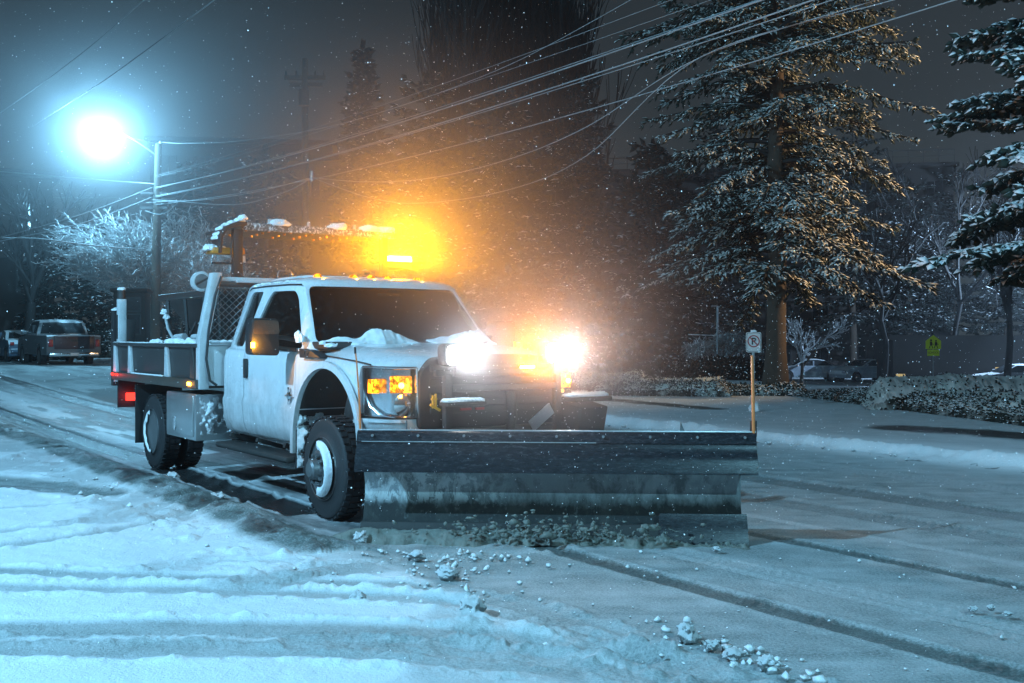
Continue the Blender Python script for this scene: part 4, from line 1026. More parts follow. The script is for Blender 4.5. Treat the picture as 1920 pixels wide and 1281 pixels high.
def conifer(loc,H,prof,seed,mat,label,group=None,name='spruce_tree',trunk_r=.25,clear=.1,levels=30,per=7,tw=.22,dens=1.0,droop=.35,bow=.5,flat=.5,gap=.15,azr=None,fat=.22,trunkmat='bark',lean=(0,0)):
    """prof(t)->branch length for t 0(bottom)..1(top)"""
    rs=np.random.RandomState(seed); root=empty(name,loc,label=label,cat='tree',group=group)
    TP=[];TD=[];TL=[];BS=[]
    for i in range(levels):
        t=(i+rs.uniform(0,.8))/levels; z0=lerp(clear*H,H*.985,t); Lb=prof(t)
        k=max(3,int(per*(1 if t<.8 else .7)))
        for j in range(k):
            if rs.rand()<gap: continue
            az=2*PI*(j+rs.uniform(-.4,.4))/k+i*1.3
            if azr is not None and not azr(az,t): continue
            Lz=Lb*rs.uniform(.62,1.12); 
            if Lz<.15: Lz=.15
            rise=rs.uniform(-.1,.30)+.5*t; p=np.array([lean[0]*t,lean[1]*t,z0+rs.uniform(-.2,.2)]); d=np.array([math.cos(az),math.sin(az),rise]); steps=max(4,int(Lz/.35)); ds=Lz/steps; q=p.copy(); r=.012+.018*Lz
            az2=az
            for s in range(steps):
                f=s/steps; az2+=rs.normal(0,.10)
                dd=np.array([math.cos(az2),math.sin(az2),rise-droop*(f*1.6)+bow*max(0,f-.6)*1.3]); dd/=np.linalg.norm(dd)
                q2=q+dd*ds; BS.append([*q,*q2,r*(1-f*.8),r*(1-(f+1/steps)*.8)]); 
                if f>.12 or Lz<1:
                    ns=max(2,int(dens*ds/.055*(1.25-.5*f)))
                    for u in range(ns):
                        w=rs.rand(); base=q+(q2-q)*w; side=rs.choice([-1,1]); sl=rs.uniform(.4,1.0)*(.22+.30*(1-f))*min(1.6,Lz/1.6)*1.15
                        sd=np.array([-math.sin(az2)*side,math.cos(az2)*side,0])*rs.uniform(.5,1)+dd*rs.uniform(.4,.9)+np.array([0,0,rs.uniform(-.55,.12)*(1-flat)-.05]); sd/=np.linalg.norm(sd)
                        m=max(1,int(sl/(tw*.45)))
                        for v in range(m):
                            b2=base+sd*sl*(v/m); TP.append(b2); TD.append(sd+rs.normal(0,.38,3)*np.array([1,1,.7])+np.array([0,0,-.10])); TL.append(tw*rs.uniform(.55,1.25))
                q=q2
            for u in range(3): TP.append(q); TD.append(dd+rs.normal(0,.35,3)); TL.append(tw*rs.uniform(.8,1.3))
    for u in range(8): TP.append(np.array([lean[0],lean[1],H-.3+.04*u])); TD.append(np.array([0,0,1])+rs.normal(0,.3,3)); TL.append(tw)
    TL=np.array(TL)
    o=twigs('crown',TP,TD,TL,TL*fat,TL*fat*.75,M[mat],root,rs)
    segs('branch',BS,M['darktwig'],root,4).name='branches'
    tr=MB(); n=14; pts=[];rr=[]
    for i in range(n+1):
        t=i/n; pts.append((lean[0]*t+.05*math.sin(i*1.3+seed)*(i>2),lean[1]*t+.05*math.cos(i*1.7),H*t*.97-.1*(i==0))); rr.append(trunk_r*(1-t)**.8*(1+.5*(i==0))+.02)
    tr.tube(pts,rr,14); tr.build('trunk',M[trunkmat],root,smooth=60)
    return root,len(TP)
# the large spruce right of the plow
X,Y=(1455-960)/FPX*26,26.0
def pf_main(t): return (3.9 if t<.5 else 3.9)*(.93-.30*abs(t-.28))*(1-max(0,t-.7)*2.2)
r,n=conifer((X,Y,tz(X,Y)),15.5,pf_main,11,'needles','tall ragged spruce with snow dusted boughs and bare brown trunk behind the no parking sign',trunk_r=.24,clear=.20,levels=34,per=8,tw=.19,dens=1.25,gap=.22,droop=.66,bow=1.0,flat=.0,fat=.20)
print('main twigs',n)
# heavy snow-laden spruce at the right edge
X,Y=(2075-960)/FPX*15,15.0
def pf_r(t): return 2.55*(1-.55*t)
r,n=conifer((X,Y,tz(X,Y)+.1),10.5,pf_r,5,'needles_heavy','close spruce with thick pillows of snow on its boughs cut by the right edge',trunk_r=.2,clear=.25,levels=17,per=8,tw=.17,dens=2.2,gap=.06,droop=.30,bow=.1,flat=.9,fat=.36,azr=lambda a,t: math.cos(a)<.35)
print('right twigs',n)
# pointed dark conifer behind the roofs
X,Y=(680-960)/FPX*70,70.0
def pf_tip(t): return 2.6*(1-t)+.25
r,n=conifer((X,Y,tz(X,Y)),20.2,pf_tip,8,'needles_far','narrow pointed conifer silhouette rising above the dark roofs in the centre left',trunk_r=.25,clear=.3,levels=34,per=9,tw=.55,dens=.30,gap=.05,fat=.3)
GB='dark evergreens behind the truck'
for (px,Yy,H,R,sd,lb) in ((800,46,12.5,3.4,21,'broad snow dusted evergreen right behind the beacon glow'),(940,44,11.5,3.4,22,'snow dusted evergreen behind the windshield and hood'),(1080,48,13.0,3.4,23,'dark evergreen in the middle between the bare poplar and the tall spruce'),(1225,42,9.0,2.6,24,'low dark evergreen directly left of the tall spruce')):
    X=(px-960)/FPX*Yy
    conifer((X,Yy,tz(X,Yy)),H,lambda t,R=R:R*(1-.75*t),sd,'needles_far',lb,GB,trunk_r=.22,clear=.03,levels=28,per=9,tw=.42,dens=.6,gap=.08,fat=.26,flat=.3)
for (px,Yy,H,R,sd,lb) in ((1600,58,15,3.6,31,'dark evergreen behind the two snow covered parked cars'),(1705,60,11,3.2,34,'dark evergreen just left of the yellow school crossing sign'),(1790,62,12.0,3.4,32,'dark evergreen just right of the yellow school crossing sign'),(1890,58,11.5,3.0,33,'dark evergreen below the snow laden spruce at the right edge'),(1340,58,14,3.8,35,'dark evergreen behind the thin pole and snowy shrubs')):
    Yy+=19; H*=1.3; R*=1.2; X=(px-960)/FPX*Yy
    conifer((X,Yy,tz(X,Yy)),H,lambda t,R=R:R*(1-.7*t),sd,'needles_far',lb,'dark evergreens around the car park',trunk_r=.25,clear=.22 if px!=1340 else .06,levels=22,per=8,tw=.48,dens=.36,gap=.1,fat=.26,flat=.3)
# ---- left side trees
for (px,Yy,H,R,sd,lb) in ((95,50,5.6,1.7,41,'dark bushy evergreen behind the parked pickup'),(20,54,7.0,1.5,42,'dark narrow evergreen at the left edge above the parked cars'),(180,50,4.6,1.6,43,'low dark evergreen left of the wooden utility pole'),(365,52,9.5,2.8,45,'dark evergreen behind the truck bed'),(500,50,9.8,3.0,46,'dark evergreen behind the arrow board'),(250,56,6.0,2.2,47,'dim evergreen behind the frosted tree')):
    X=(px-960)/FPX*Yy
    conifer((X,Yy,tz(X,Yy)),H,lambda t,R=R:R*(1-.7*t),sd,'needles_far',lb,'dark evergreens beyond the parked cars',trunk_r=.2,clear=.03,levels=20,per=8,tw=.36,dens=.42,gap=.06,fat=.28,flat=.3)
# ---- bare, frosted trees
def bare(loc,H,seed,mat,label,depth=6,spread=.55,up=.25,kids=(2,3),first=None,r0=.12,name='bare_tree',group=None,trunkmat=None,shrink=.74,wig=.18,flatten=1.0,rmin=.008,cap=9000):
    rs=np.random.RandomState(seed); root=empty(name,loc,label=label,cat='tree',group=group); S=[];TS=[]
    def grow(p,d,L,r,k):
        if len(S)>cap: return
        st=3; q=p
        for i in range(st):
            d=d+rs.normal(0,wig,3)*.5; d[2]+=up*.12; d/=np.linalg.norm(d); q2=q+d*L/st
            (TS if k==0 else S).append([*q,*q2,r*(1-.3*i/st),r*(1-.3*(i+1)/st)]); 
            if k>=1 and rs.rand()<.55 and k<depth:
                sd=d+rs.normal(0,spread,3); sd[2]*=flatten; sd/=np.linalg.norm(sd); grow(q2,sd,L*.6,max(rmin,r*.5),k+1)
            q=q2
        if k<depth:
            for j in range(rs.randint(kids[0],kids[1]+1)):
                nd=d+rs.normal(0,spread,3); nd[2]=nd[2]*flatten+up*.3; nd/=np.linalg.norm(nd); grow(q,nd,L*shrink*rs.uniform(.8,1.15),max(rmin,r*.66),k+1)
    if first is None: first=[((0,0,0),(0,0,1),H*.25,r0)]
    for p,d,L,r in first: grow(np.array(p,float),np.array(d,float),L,r,0)
    segs('crown',S,M[mat],root,3)
    segs('trunk',TS,M[trunkmat or 'bark'],root,8,True)
    return root
def crownlobes(rs,n,cx,cz,rx,rz,ry,base):
    """limbs from base to points in an ellipsoid, later refined by twigs"""
    return None
def frosted(loc,label,seed,cen,rad,nl,twn,mat='twig',base=(0,0,0),name='frosted_tree',r0=.11,tl=.5,group=None):
    rs=np.random.RandomState(seed); root=empty(name,loc,label=label,cat='tree',group=group); S=[];TS=[]
    base=np.array(base,float); fork=base+np.array([cen[0]*.25,cen[1]*.25,cen[2]*.38])
    a=base.copy()
    for i in range(5):
        b=base+(fork-base)*(i+1)/5+rs.normal(0,.03,3); TS.append([*a,*b,r0*(1-.08*i),r0*(1-.08*(i+1))]); a=b
    fork=a
    for i in range(nl):
        v=rs.normal(0,1,3); v/=np.linalg.norm(v); v*=rs.uniform(.45,1)**.6; e=np.array(cen)+v*np.array(rad)
        m=7; p=fork.copy(); c=fork+(e-fork)*.5+np.array([0,0,rs.uniform(0,.5)]); pr=p
        for j in range(1,m+1):
            t=j/m; q=(1-t)**2*fork+2*t*(1-t)*c+t*t*e+rs.normal(0,.05,3); r=.035*(1-t)+.008; S.append([*pr,*q,r,r*.85]); 
            if t>.25:
                d0=(q-pr)/np.linalg.norm(q-pr)
                for w in range(twn):
                    d=d0+rs.normal(0,.6,3); d[2]=d[2]*.45+.05; d/=np.linalg.norm(d); L=tl*rs.uniform(.35,1.1); s=pr+(q-pr)*rs.rand(); e1=s+d*L*.5+rs.normal(0,.03,3); e2=e1+(d+rs.normal(0,.3,3))*L*.5; S.append([*s,*e1,.019,.016]); S.append([*e1,*e2,.016,.010])
                    for z in range(3):
                        d2=d+rs.normal(0,.5,3); d2[2]*=.6; d2/=np.linalg.norm(d2); f=s+(e2-s)*rs.rand(); S.append([*f,*(f+d2*L*.45),.014,.009])
            pr=q
    segs('crown',S,M[mat],root,3); segs('trunk',TS,M['bark'],root,9,True); return root
X,Y=(325-960)/FPX*41.5,41.5
frosted((X,Y,tz(X,Y)),'wide tree with bright frosted twigs lit by the street lamp, left of the utility pole',51,(-2.1,-.6,4.5),(2.7,1.5,1.2),150,5,base=(0,0,0),tl=.62)
X,Y=(400-960)/FPX*43,43.0
frosted((X,Y,tz(X,Y)),'dimmer frosted tree with drooping twigs right of the utility pole above the truck bed',52,(-.6,0,3.5),(2.2,1.6,1.5),85,4,tl=.6)
X,Y=(340-960)/FPX*50,50.0
frosted((X,Y,tz(X,Y)),'faint frosted tree top behind the utility pole below the street lamp',53,(0,0,6.2),(1.9,1.5,.9),45,3,tl=.6)
# poplar: many upright stems
X,Y=(975-960)/FPX*52,52.0
fs=[((rnd.uniform(-2.8,2.8),rnd.uniform(-1,1),0),(rnd.uniform(-.05,.05),rnd.uniform(-.05,.05),1),rnd.uniform(3.4,4.6),.12) for i in range(30)]
bare((X,Y,tz(X,Y)),20,61,'darktwig','huge dark bare poplar clump with many upright stems behind the wires',depth=5,spread=.17,up=1.2,first=[(p,d,L,r) for p,d,L,r in fs],r0=.2,shrink=.92,wig=.10,trunkmat='darktwig',rmin=.026,cap=52000)
X,Y=(1503-960)/FPX*60,60.0
bare((X,Y,tz(X,Y)),4,62,'twig','small open tree with snow lined branches behind the parked cars, right of the spruce trunk',depth=4,spread=.45,up=.5,first=[((0,0,0),(0,0,1),1.4,.12),((0,0,1.1),(.6,0,.8),1.3,.07),((0,0,1.0),(-.6,0,.8),1.3,.07)],rmin=.025,wig=.1,cap=1200)
# thin dark trunks in the car park
for i,(px,Yy,H,r,lb) in enumerate(((1655,57,9,.20,'thin dark trunk standing at the nose of the right snow covered car'),(1785,64,12,.18,'slim dark trunk just right of the school crossing sign'),(1885,52,9,.20,'forked dark trunk in front of the lit low windows'),(48,46,6.5,.26,'thick dark trunk at the left edge behind the parked cars'),(140,52,7,.10,'slender dark trunk behind the parked pickup'))):
    X=(px-960)/FPX*Yy
    bare((X,Yy,tz(X,Yy)-.1),H,70+i,'darktwig',lb,depth=4,spread=.35,first=[((0,0,0),(.02,0,1),H*.42,r)],trunkmat='darktwig',group='bare dark trunks',rmin=.015,cap=1500)
# ---- shrubs, hedge, berm
def mound(name,label,cat,cx,cy,L,Wd,H,seed,mat,n,ang=0,tw=.12,bed='snow',sq=1.0,z0=None,grp=None,inner='hedgecap',taper=None):
    rs=np.random.RandomState(seed); root=empty(name,(cx,cy,tz(cx,cy) if z0 is None else z0),ang,label=label,cat=cat,group=grp)
    TP=[];TD=[]
    def hh(x): return H*(1 if taper is None else lerp(taper[0],taper[1],x/L+.5))*(.62+.55*float(fbm(np.array([x*.55+seed]),np.array([0.5]),seed,3)[0]))
    for i in range(n):
        x=rs.uniform(-L/2,L/2); h=hh(x)*1.0*min(1,(1-abs(2*x/L))*5+.25); a=(rs.uniform(0,.30*PI) if rs.rand()<.5 else rs.uniform(.7*PI,PI)) if rs.rand()<.8 else rs.uniform(0,PI); rr=rs.uniform(.88,1.04)
        p=np.array([x,math.cos(a)*Wd/2*rr,max(.02,math.sin(a)**.55*h*rr)]); TP.append(p); TD.append(np.array([rs.normal(0,.5),math.cos(a),math.sin(a)*.8+.2])+rs.normal(0,.45,3))
    TL=tw*rs.uniform(.6,1.4,n); twigs('foliage',TP,TD,TL,TL*.38,TL*.3,M[mat],root,rs)
    # dense inside
    V=[];F=[];nx,na=150,18
    for i in range(nx+1):
        x=lerp(-L/2,L/2,i/nx); h=hh(x)*min(1,(1-abs(2*x/L))*5+.05)
        for j in range(na+1):
            a=PI*j/na; k=.97; V.append((x,math.cos(a)*Wd/2*k,max(-.05,math.sin(a)**.55*h*k+.02*rs.normal()+.10*h*(float(fbm(np.array([x*1.7+seed]),np.array([a*1.5]),seed+3,3)[0])-.5))))
    for i in range(nx):
        for j in range(na): b=i*(na+1)+j; F.append((b,b+na+1,b+na+2,b+1))
    mesh_np('core',V,F,M[inner],root,True); return root
def hedge_line(px0,py0,px1,py1,off): 
    a=gpt(px0,py0);b=gpt(px1,py1); d=Vector((b[0]-a[0],b[1]-a[1])); L=d.length; ang=math.atan2(d.y,d.x); nrm=Vector((-d.y,d.x)).normalized(); 
    if nrm.y<0 and nrm.x<0: nrm=-nrm
    if nrm.x<0: nrm=-nrm
    c=Vector(((a[0]+b[0])/2,(a[1]+b[1])/2))+nrm*off; return c.x,c.y,L,ang
c=hedge_line(1478,752,2080,838,.9)
mound('snowy_hedge','long low hedge with snow on top along the right pavement','hedge',c[0],c[1],c[2]+.5,1.7,.58,81,'hedge',10000,c[3],.055,taper=(.22,1.15))
X,Y=9.3,21.4
mound('snowy_mound','rounded snow topped shrub bed rising behind the long hedge on the right','shrub bed',X,Y,4.4,3.0,.66,82,'hedge',900,-.25,.055)
X,Y=gpt(1245,752)
mound('low_shrub','low snow dusted shrub by the pavement left of the spruce trunk','shrub',X,Y+.6,3.4,1.5,.50,83,'hedge',3000,-.2,.06)
X,Y=gpt(1140,742)
mound('low_shrub','low shrub half hidden by the right plow lamp glare','shrub',X,Y+.8,2.4,1.3,.55,84,'hedge',2000,-.2,.06)
X,Y=gpt(1420,752)
mound('low_shrub','dark flat ground shrub at the foot of the spruce trunk','shrub',X,Y+.6,2.6,1.2,.28,88,'hedge',900,-.1,.09)
X,Y=(1330-960)/FPX*38,38.0
mound('dark_hedge','tall dark clipped hedge behind the no parking sign, left of the spruce','hedge',X-.6,Y,6.6,1.4,1.55,85,'needles_far',7000,0,.16,z0=-.75,inner='brick')
for px,pw,hh_,lb,sd in ((1312,1.3,.45,'small snow covered shrub left of the thin pole',91),(1368,1.9,.95,'larger snow covered shrub right of the thin pole',92)):
    X=(px-960)/FPX*39.5; frosted((X,39.5,.60),lb,sd,(0,0,.25+hh_*.35),(pw/2,.5,hh_/2),40,4,tl=.3,name='snowy_shrub',r0=.03,group='snow covered shrubs beside the thin pole')
P_=mound('shrub_mass','tangled dark shrub right of the parked pickup','shrub',(215-960)/FPX*50,50,3.5,2.0,1.5,94,'needles_far',2500,0,.2)
# ------------------------------------------------------------------ buildings
def building(name,label,cx,cy,w,d,h,rz,rows,cols,win=(1.3,1.5),base=0.0,rail=False,parapet=.35):
    r=empty(name,(cx,cy,base),rz,label=label,cat='building')
    w_=MB().box(-w/2,w/2,-d/2,d/2,-3,h).build('wall',M['brick'],r)
    rf=MB().box(-w/2-.35,w/2+.35,-d/2-.35,d/2+.35,h,h+parapet).build('roof',M['brick'],r,bevel=.03)
    for i in range(cols):
        for j in range(rows):
            x=-w/2+w*(i+.5)/cols; z=h*(j+.45)/rows
            f=MB().box(x-win[0]/2,x+win[0]/2,-d/2-.06,-d/2+.05,z-win[1]/2,z+win[1]/2).build('window',M['black'],r)
            MB().box(x-win[0]/2+.07,x-.03,-d/2-.075,-d/2-.06,z-win[1]/2+.07,z+win[1]/2-.07).box(x+.03,x+win[0]/2-.07,-d/2-.075,-d/2-.06,z-win[1]/2+.07,z+win[1]/2-.07).build('pane',M['panes'],f)
    if rail:
        rl=MB()
        for k in range(26): x=w*(-.5+k/25.); rl.box(x-.02,x+.02,-d/2-.2,-d/2-.16,h+parapet,h+parapet+1.0)
        rl.box(-w/2,w/2,-d/2-.21,-d/2-.15,h+parapet+.97,h+parapet+1.03); rl.box(-w/2,w/2,-d/2-.20,-d/2-.17,h+parapet+.5,h+parapet+.53)
        rl.build('roof_rail',M['black'],r)
    return r
building('brick_building','dark flat roofed building with a roof rail behind the tall spruce',21.5,93,29,14,16.2,-.16,5,10,base=-1.35,rail=True)
building('apartment_block','dark tall block faintly seen through haze left of the pointed conifer',-20.5,84,13,12,15.2,.12,5,5,base=.42)
b=building('sloping_roof_block','lower dark block with a sloping roofline under the utility pole silhouette',-9.5,78,15,12,13.0,-.06,4,6,base=.42)
building('brick_wing','dark gabled wing between the poplar and the tall spruce',8.5,84,12,9,14.0,-.1,4,5,base=-.4)
building('apartment_block','brown apartment wall with tall window bays at the left edge',-28.6,54,9,9,8.8,.5,3,4,base=.42,win=(1.0,1.9))
# low bus-stop like dark shelter behind the bed
r=empty('street_kiosk',((248-960)/FPX*33,33,tz(-11.7,33)),.2,label='small dark booth with window frames seen behind the truck bed',cat='booth')
MB().box(-.46,.46,-.6,.6,0,2.6).build('wall',M['brick'],r,bevel=.02); MB().box(-.54,.54,-.7,.7,2.6,2.72).build('roof',M['brick'],r,bevel=.02)
for z0,z1 in ((1.3,1.95),(2.0,2.45)):
    f=MB().box(-.22,.34,-.64,-.6,z0,z1).build('window',M['frame'],r); MB().box(-.19,.31,-.65,-.64,z0+.04,z1-.04).build('pane',M['panes'],f)
# lit low windows far right
r=empty('low_building',(23.2,62,-1.35),-.15,label='low building with yellow lit windows glimpsed at the right edge behind the forked trunk',cat='building')
MB().box(-1,8,0,6,-.5,2.7).build('wall',M['brick'],r); MB().box(-1.3,8.3,-.3,6.3,2.7,2.95).build('roof',M['brick'],r)
lw=emit('lit_window',(1,.78,.35),.5)
for k in range(5): f=MB().box(4.6+k*.62,5.15+k*.62,-.04,0,.55,1.15).build('window',M['black'],r); MB().box(4.62+k*.62,5.13+k*.62,-.06,-.04,.58,1.12).build('pane',lw,f)
f=MB().box(-.9,-.3,-.04,0,.35,.75).build('window',M['black'],r); MB().box(-.85,-.35,-.06,-.04,.4,.7).build('pane',lw,f)

# ------------------------------------------------------------------ poles, wires, lamps
PX,PY=(290-960)/FPX*40,40.0; pz=tz(PX,PY)
pole=empty('utility_pole',(PX,PY,pz),label='wooden utility pole carrying the wires and the lit street lamp',cat='utility pole')
MB().tube([(0,0,-.2),(.06,0,4),(.14,0,8.75-pz)],[.19,.165,.12],14).build('pole',M['pole'],pole)
MB().tube([(.12,0,8.3-pz),(-.5,-.4,8.75-pz),(-1.0,-1.0,9.05-pz),(-1.3,-1.3,9.12-pz)],.035,8).build('lamp_arm',M['galv'],pole)
hd=MB().lathe([(-.35,.05),(-.2,.13),(.15,.15),(.32,.06)],(0,0,0),'x',14); R_=Matrix.Translation((-1.45,-1.4,9.12-pz))@Matrix.Rotation(.65,4,'Z'); hd.v=[tuple(R_@Vector(p)) for p in hd.v]; hdo=hd.build('lamp_head',M['galv'],pole)
le=MB().lathe([(9.02-pz,.12),(8.94-pz,.11),(8.90-pz,.04)],(-1.45,-1.4,0),'z',16); le.build('lamp_lens',M['e_street'],hdo)
for z in (6.9,6.35): MB().box(-.5,.5,-.1,.1,z-.04-pz,z+.04-pz).build('cable_bracket',M['frame'],pole)
MB().lathe([(0,.03),(.10,.05),(.14,.02)],(.20,0,8.72-pz),'z',10).build('insulator',M['bedwhite'],pole)
LX,LY,LZ=PX-1.45,PY-1.4,8.8
def wire(p0,p1,sag,r,label,cat='wire',group='snow lined overhead wires',mat='wire',n=40,name='overhead_wire'):
    p0=Vector(p0);p1=Vector(p1);pts=[]
    for i in range(n+1):
        t=i/n; p=p0.lerp(p1,t); p.z-=sag*4*t*(1-t); pts.append(p)
    o=MB().tube(pts,r,6).build(name,M[mat],None,smooth=80,fix=True)
    # keep shading true: the tube is smooth round
    return tag(o,label,cat,group)
def wpt(px,py,Y): return at(px,py,Y)
def thru(p0,px,py,Y,ext=1.35):
    q=wpt(px,py,Y); return p0+(q-p0)*ext
A_=lambda py,dx=0: wpt(290+dx,py,PY)
W_=[(352,1314,0,17,.015,'brightest snow lined wire leaving the photo top right of centre',.45),
    (354,1330,0,17,.008,'thin wire running just below the brightest wire',.35),
    (368,1390,0,16.5,.014,'second bright snow lined wire from the top',.5),
    (370,1432,0,16.2,.009,'thin dim wire below the two bright wires',.45),
    (384,1574,0,16,.011,'grey wire crossing the upper half of the tall spruce',.7),
    (330,1190,0,18,.005,'very faint thin wire high above the others, left one',.3),
    (333,1260,0,18,.005,'very faint thin wire high above the others, right one',.3)]
for py,ex,ey,Yd,r,lb,sg in W_:
    p0=A_(py); p1=thru(p0,ex,ey,Yd); wire(p0,p1,sg,r,lb)
# two drop cables with a knot
K=wpt(585,333,27.5)
MB().tube([K+Vector((0,0,.16)),K,K-Vector((0,0,.1))],.03,6).build('cable_clamp',M['galv'],None); tag(bpy.data.objects['cable_clamp'],'small clamp where two sagging cables meet above the arrow board','clamp')
def wirep(pix,r,label,mat='wire'):
    pts=[wpt(*p) for p in pix]; out=[]
    n=len(pts)
    for i in range(n-1):
        a=pts[max(i-1,0)];b=pts[i];c=pts[i+1];d=pts[min(i+2,n-1)]
        for k in range(8):
            t=k/8; out.append(.5*((2*b)+(c-a)*t+(2*a-5*b+4*c-d)*t*t+(3*b-a-3*c+d)*t**3))
    out.append(pts[-1])
    return tag(MB().tube(out,r,6).build('overhead_wire',M[mat],None,smooth=80),label,'wire','snow lined overhead wires')
wirep([(585,333,27.5),(680,341,25.5),(800,335,23.6),(950,300,21.4),(1100,238,19.6),(1310,109,17.5),(1642,0,15.2),(1900,-90,13.8)],.009,'sagging cable from the clamp, upper one of the pair')
wirep([(585,333,27.5),(690,370,25.3),(790,381,23.6),(950,357,21.4),(1100,292,19.6),(1310,109,17.45),(1675,0,15.1),(1900,-70,13.8)],.009,'sagging cable from the clamp, lower one of the pair')
wirep([(285,375,40),(370,376,36),(480,360,31),(585,333,27.5)],.012,'short cable from the utility pole to the clamp, upper one')
wirep([(275,380,40),(330,378,37.5),(440,384,33),(530,362,29.5),(585,333,27.5)],.012,'short cable from the utility pole to the clamp, lower one')
wirep([(-80,318,52),(0,322,50),(120,332,46),(289,345,40)],.018,'long wire from the left edge to the pole, uppermost left wire')
wirep([(-60,463,30),(0,446,31),(160,400,35.5),(285,352,40)],.016,'left wire climbing to the pole, upper of two')
wirep([(-60,466,30),(0,453,31),(160,417,35.5),(285,370,40)],.016,'left wire climbing to the pole, lower of two')
wirep([(-60,440,33),(0,446,34),(75,448,35.5),(170,460,37.5),(275,468,40)],.022,'thick white snow lined cable crossing in front of the frosted tree')
wirep([(-50,366,60),(60,370,56),(133,371,54),(330,372,48)],.012,'faint level wire behind the left wires')
wirep([(272,395,40),(300,402,38),(325,388,37),(372,338,35)],.010,'looped jumper cable hanging beside the utility pole')
wirep([(305,267,40),(340,269,38.5),(430,266,35),(540,252,31.5),(640,232,29),(760,196,26.5),(880,153,24.5),(1000,100,23),(1200,-10,20.5),(1300,-70,20)],.008,'high wire from the tip of the utility pole')
wirep([(300,272,40),(262,262,39.5),(215,252,39)],.010,'short guy wire from the pole tip to the lamp')
wirep([(420,-15,24.4),(402,0,24.8),(280,90,29),(200,148,33),(150,180,36),(60,238,43)],.016,'wire entering at the top left, right one of two',mat='wire')
wirep([(295,-18,24.4),(270,0,24.9),(190,70,28.6),(130,118,32),(60,170,36.5),(-40,240,45)],.014,'wire entering at the top left, left one of two',mat='wire')
# far silhouette utility pole
X,Y=(572-960)/FPX*62,62.0
r=empty('utility_pole',(X,Y,tz(X,Y)),label='faint far utility pole with two crossarms against the sky',cat='utility pole')
MB().tube([(0,0,-.2),(0,0,17.2)],[.25,.17],10).build('pole',M['pole'],r)
MB().box(-1.2,1.2,-.08,.08,16.0,16.22).build('crossarm',M['pole'],r); MB().box(-.9,1.0,-.08,.08,15.6,15.8).build('crossarm',M['pole'],r)
MB().lathe([(14.4,.3),(15.3,.3)],(.0,-.4,0),'z',14).build('transformer',M['frame'],r)
for x in (-1.1,-.5,.6,1.1): MB().lathe([(16.22,.07),(16.5,.05)],(x,0,0),'z',8).build('insulator',M['frame'],r)
# thin pole with an arm
X,Y=(1345-960)/FPX*38.5,38.5
r=empty('thin_pole',(X,Y,-.5),label='thin steel pole with a short horizontal arm above the snowy shrubs',cat='pole')
MB().cyl((0,0,0),(0,0,3.1),.035,8).build('pole',M['galv'],r); MB().cyl((0,0,2.05),(-1.05,0,2.10),.022,6).build('arm',M['twig'],r)
# ------------------------------------------------------------------ signs
sgw=simple('sign_white',(.62,.60,.58),.5,nscale=14,namt=.12); sgk=simple('sign_black',(.03,.025,.025),.5)
def noparking(px,py,Yy,post_to,w,h,label,small=False):
    X=(px-960)/FPX*Yy; zc=CH-(py-HY)/FPX*Yy; g0=tz(X,Yy)
    r=empty('no_parking_sign',(X,Yy,g0),label=label,cat='road sign')
    MB().box(-.025,.025,.012,.05,0,zc-g0+h/2+.03).build('post',M['galv'],r,bevel=.004)
    pl=MB().prism(rpoly([(-w/2,zc-g0-h/2),(w/2,zc-g0-h/2),(w/2,zc-g0+h/2),(-w/2,zc-g0+h/2)],.035),-.004,.006,'y').build('sign_plate',sgw,r)
    zc-=g0
    cz=zc+(.02 if not small else .05)
    f=rpoly([(-w/2+.012,zc-h/2+.012),(w/2-.012,zc-h/2+.012),(w/2-.012,zc+h/2-.012),(-w/2+.012,zc+h/2-.012)],.03); n=len(f)
    bd=MB(); V=[(x,-.006,z) for x,z in f]+[(x*.94,-.006,zc+(z-zc)*.96) for x,z in f]; bd.add(V,[(i,(i+1)%n,(i+1)%n+n,i+n) for i in range(n)]); bd.build('border',sgk,pl,fix=False,smooth=0)
    R=w*.40; V=[];F=[];n=40
    for i in range(n): a=2*PI*i/n; V+=[(R*math.cos(a),-.0065,cz+R*math.sin(a)),(R*.82*math.cos(a),-.0065,cz+R*.82*math.sin(a))]
    for i in range(n): j=(i+1)%n; F.append((2*i,2*j,2*j+1,2*i+1))
    MB().add(V,F).build('ring',M['redp'] if not small else M['redp'],pl,fix=False,smooth=0)
    text_mesh('letter',"P",w*.62,sgk,pl,Matrix.Translation((0,-.0065,cz-.005))@Matrix.Rotation(PI/2,4,'X'),.0006,bold=w*.018)
    MB().ob((0,-.008,cz),(R*1.8,.001,w*.07),(0,PI/4,0)).build('slash',M['redp'],pl,smooth=0)
    if not small: snow_pile([(0,0,zc+h/2+.01,.06,.03,.035)],r,'cap_snow'); snow_pile([(.02,0,.05,.10,.09,.12)],r,'base_snow')
    else: text_mesh('letter',"ANY TIME",w*.15,sgk,pl,Matrix.Translation((0,-.0065,zc-h/2+.07))@Matrix.Rotation(PI/2,4,'X'),.0006)
    return r
noparking(1413,642,20.0,797,.285,.375,'white no parking sign with crossed P and snow cap beside the right plow end')
noparking(272,606,35.0,660,.30,.45,'small no parking sign seen over the truck bed in front of the utility pole',True)
X,Y=(1750-960)/FPX*46,46.0; g0=tz(X,Y)
r=empty('school_sign',(X,Y,g0),label='fluorescent yellow green pentagon school crossing sign with a small plate below',cat='road sign')
syg=simple('fluorescent_yellow_green',(.42,.62,.02),.5,namt=.08,emis=(.5,.65,.02),es=.035)
zc=CH-(650-HY)/FPX*Y-g0
MB().cyl((0,.03,0),(0,.03,zc+.2),.03,8).build('post',M['galv'],r)
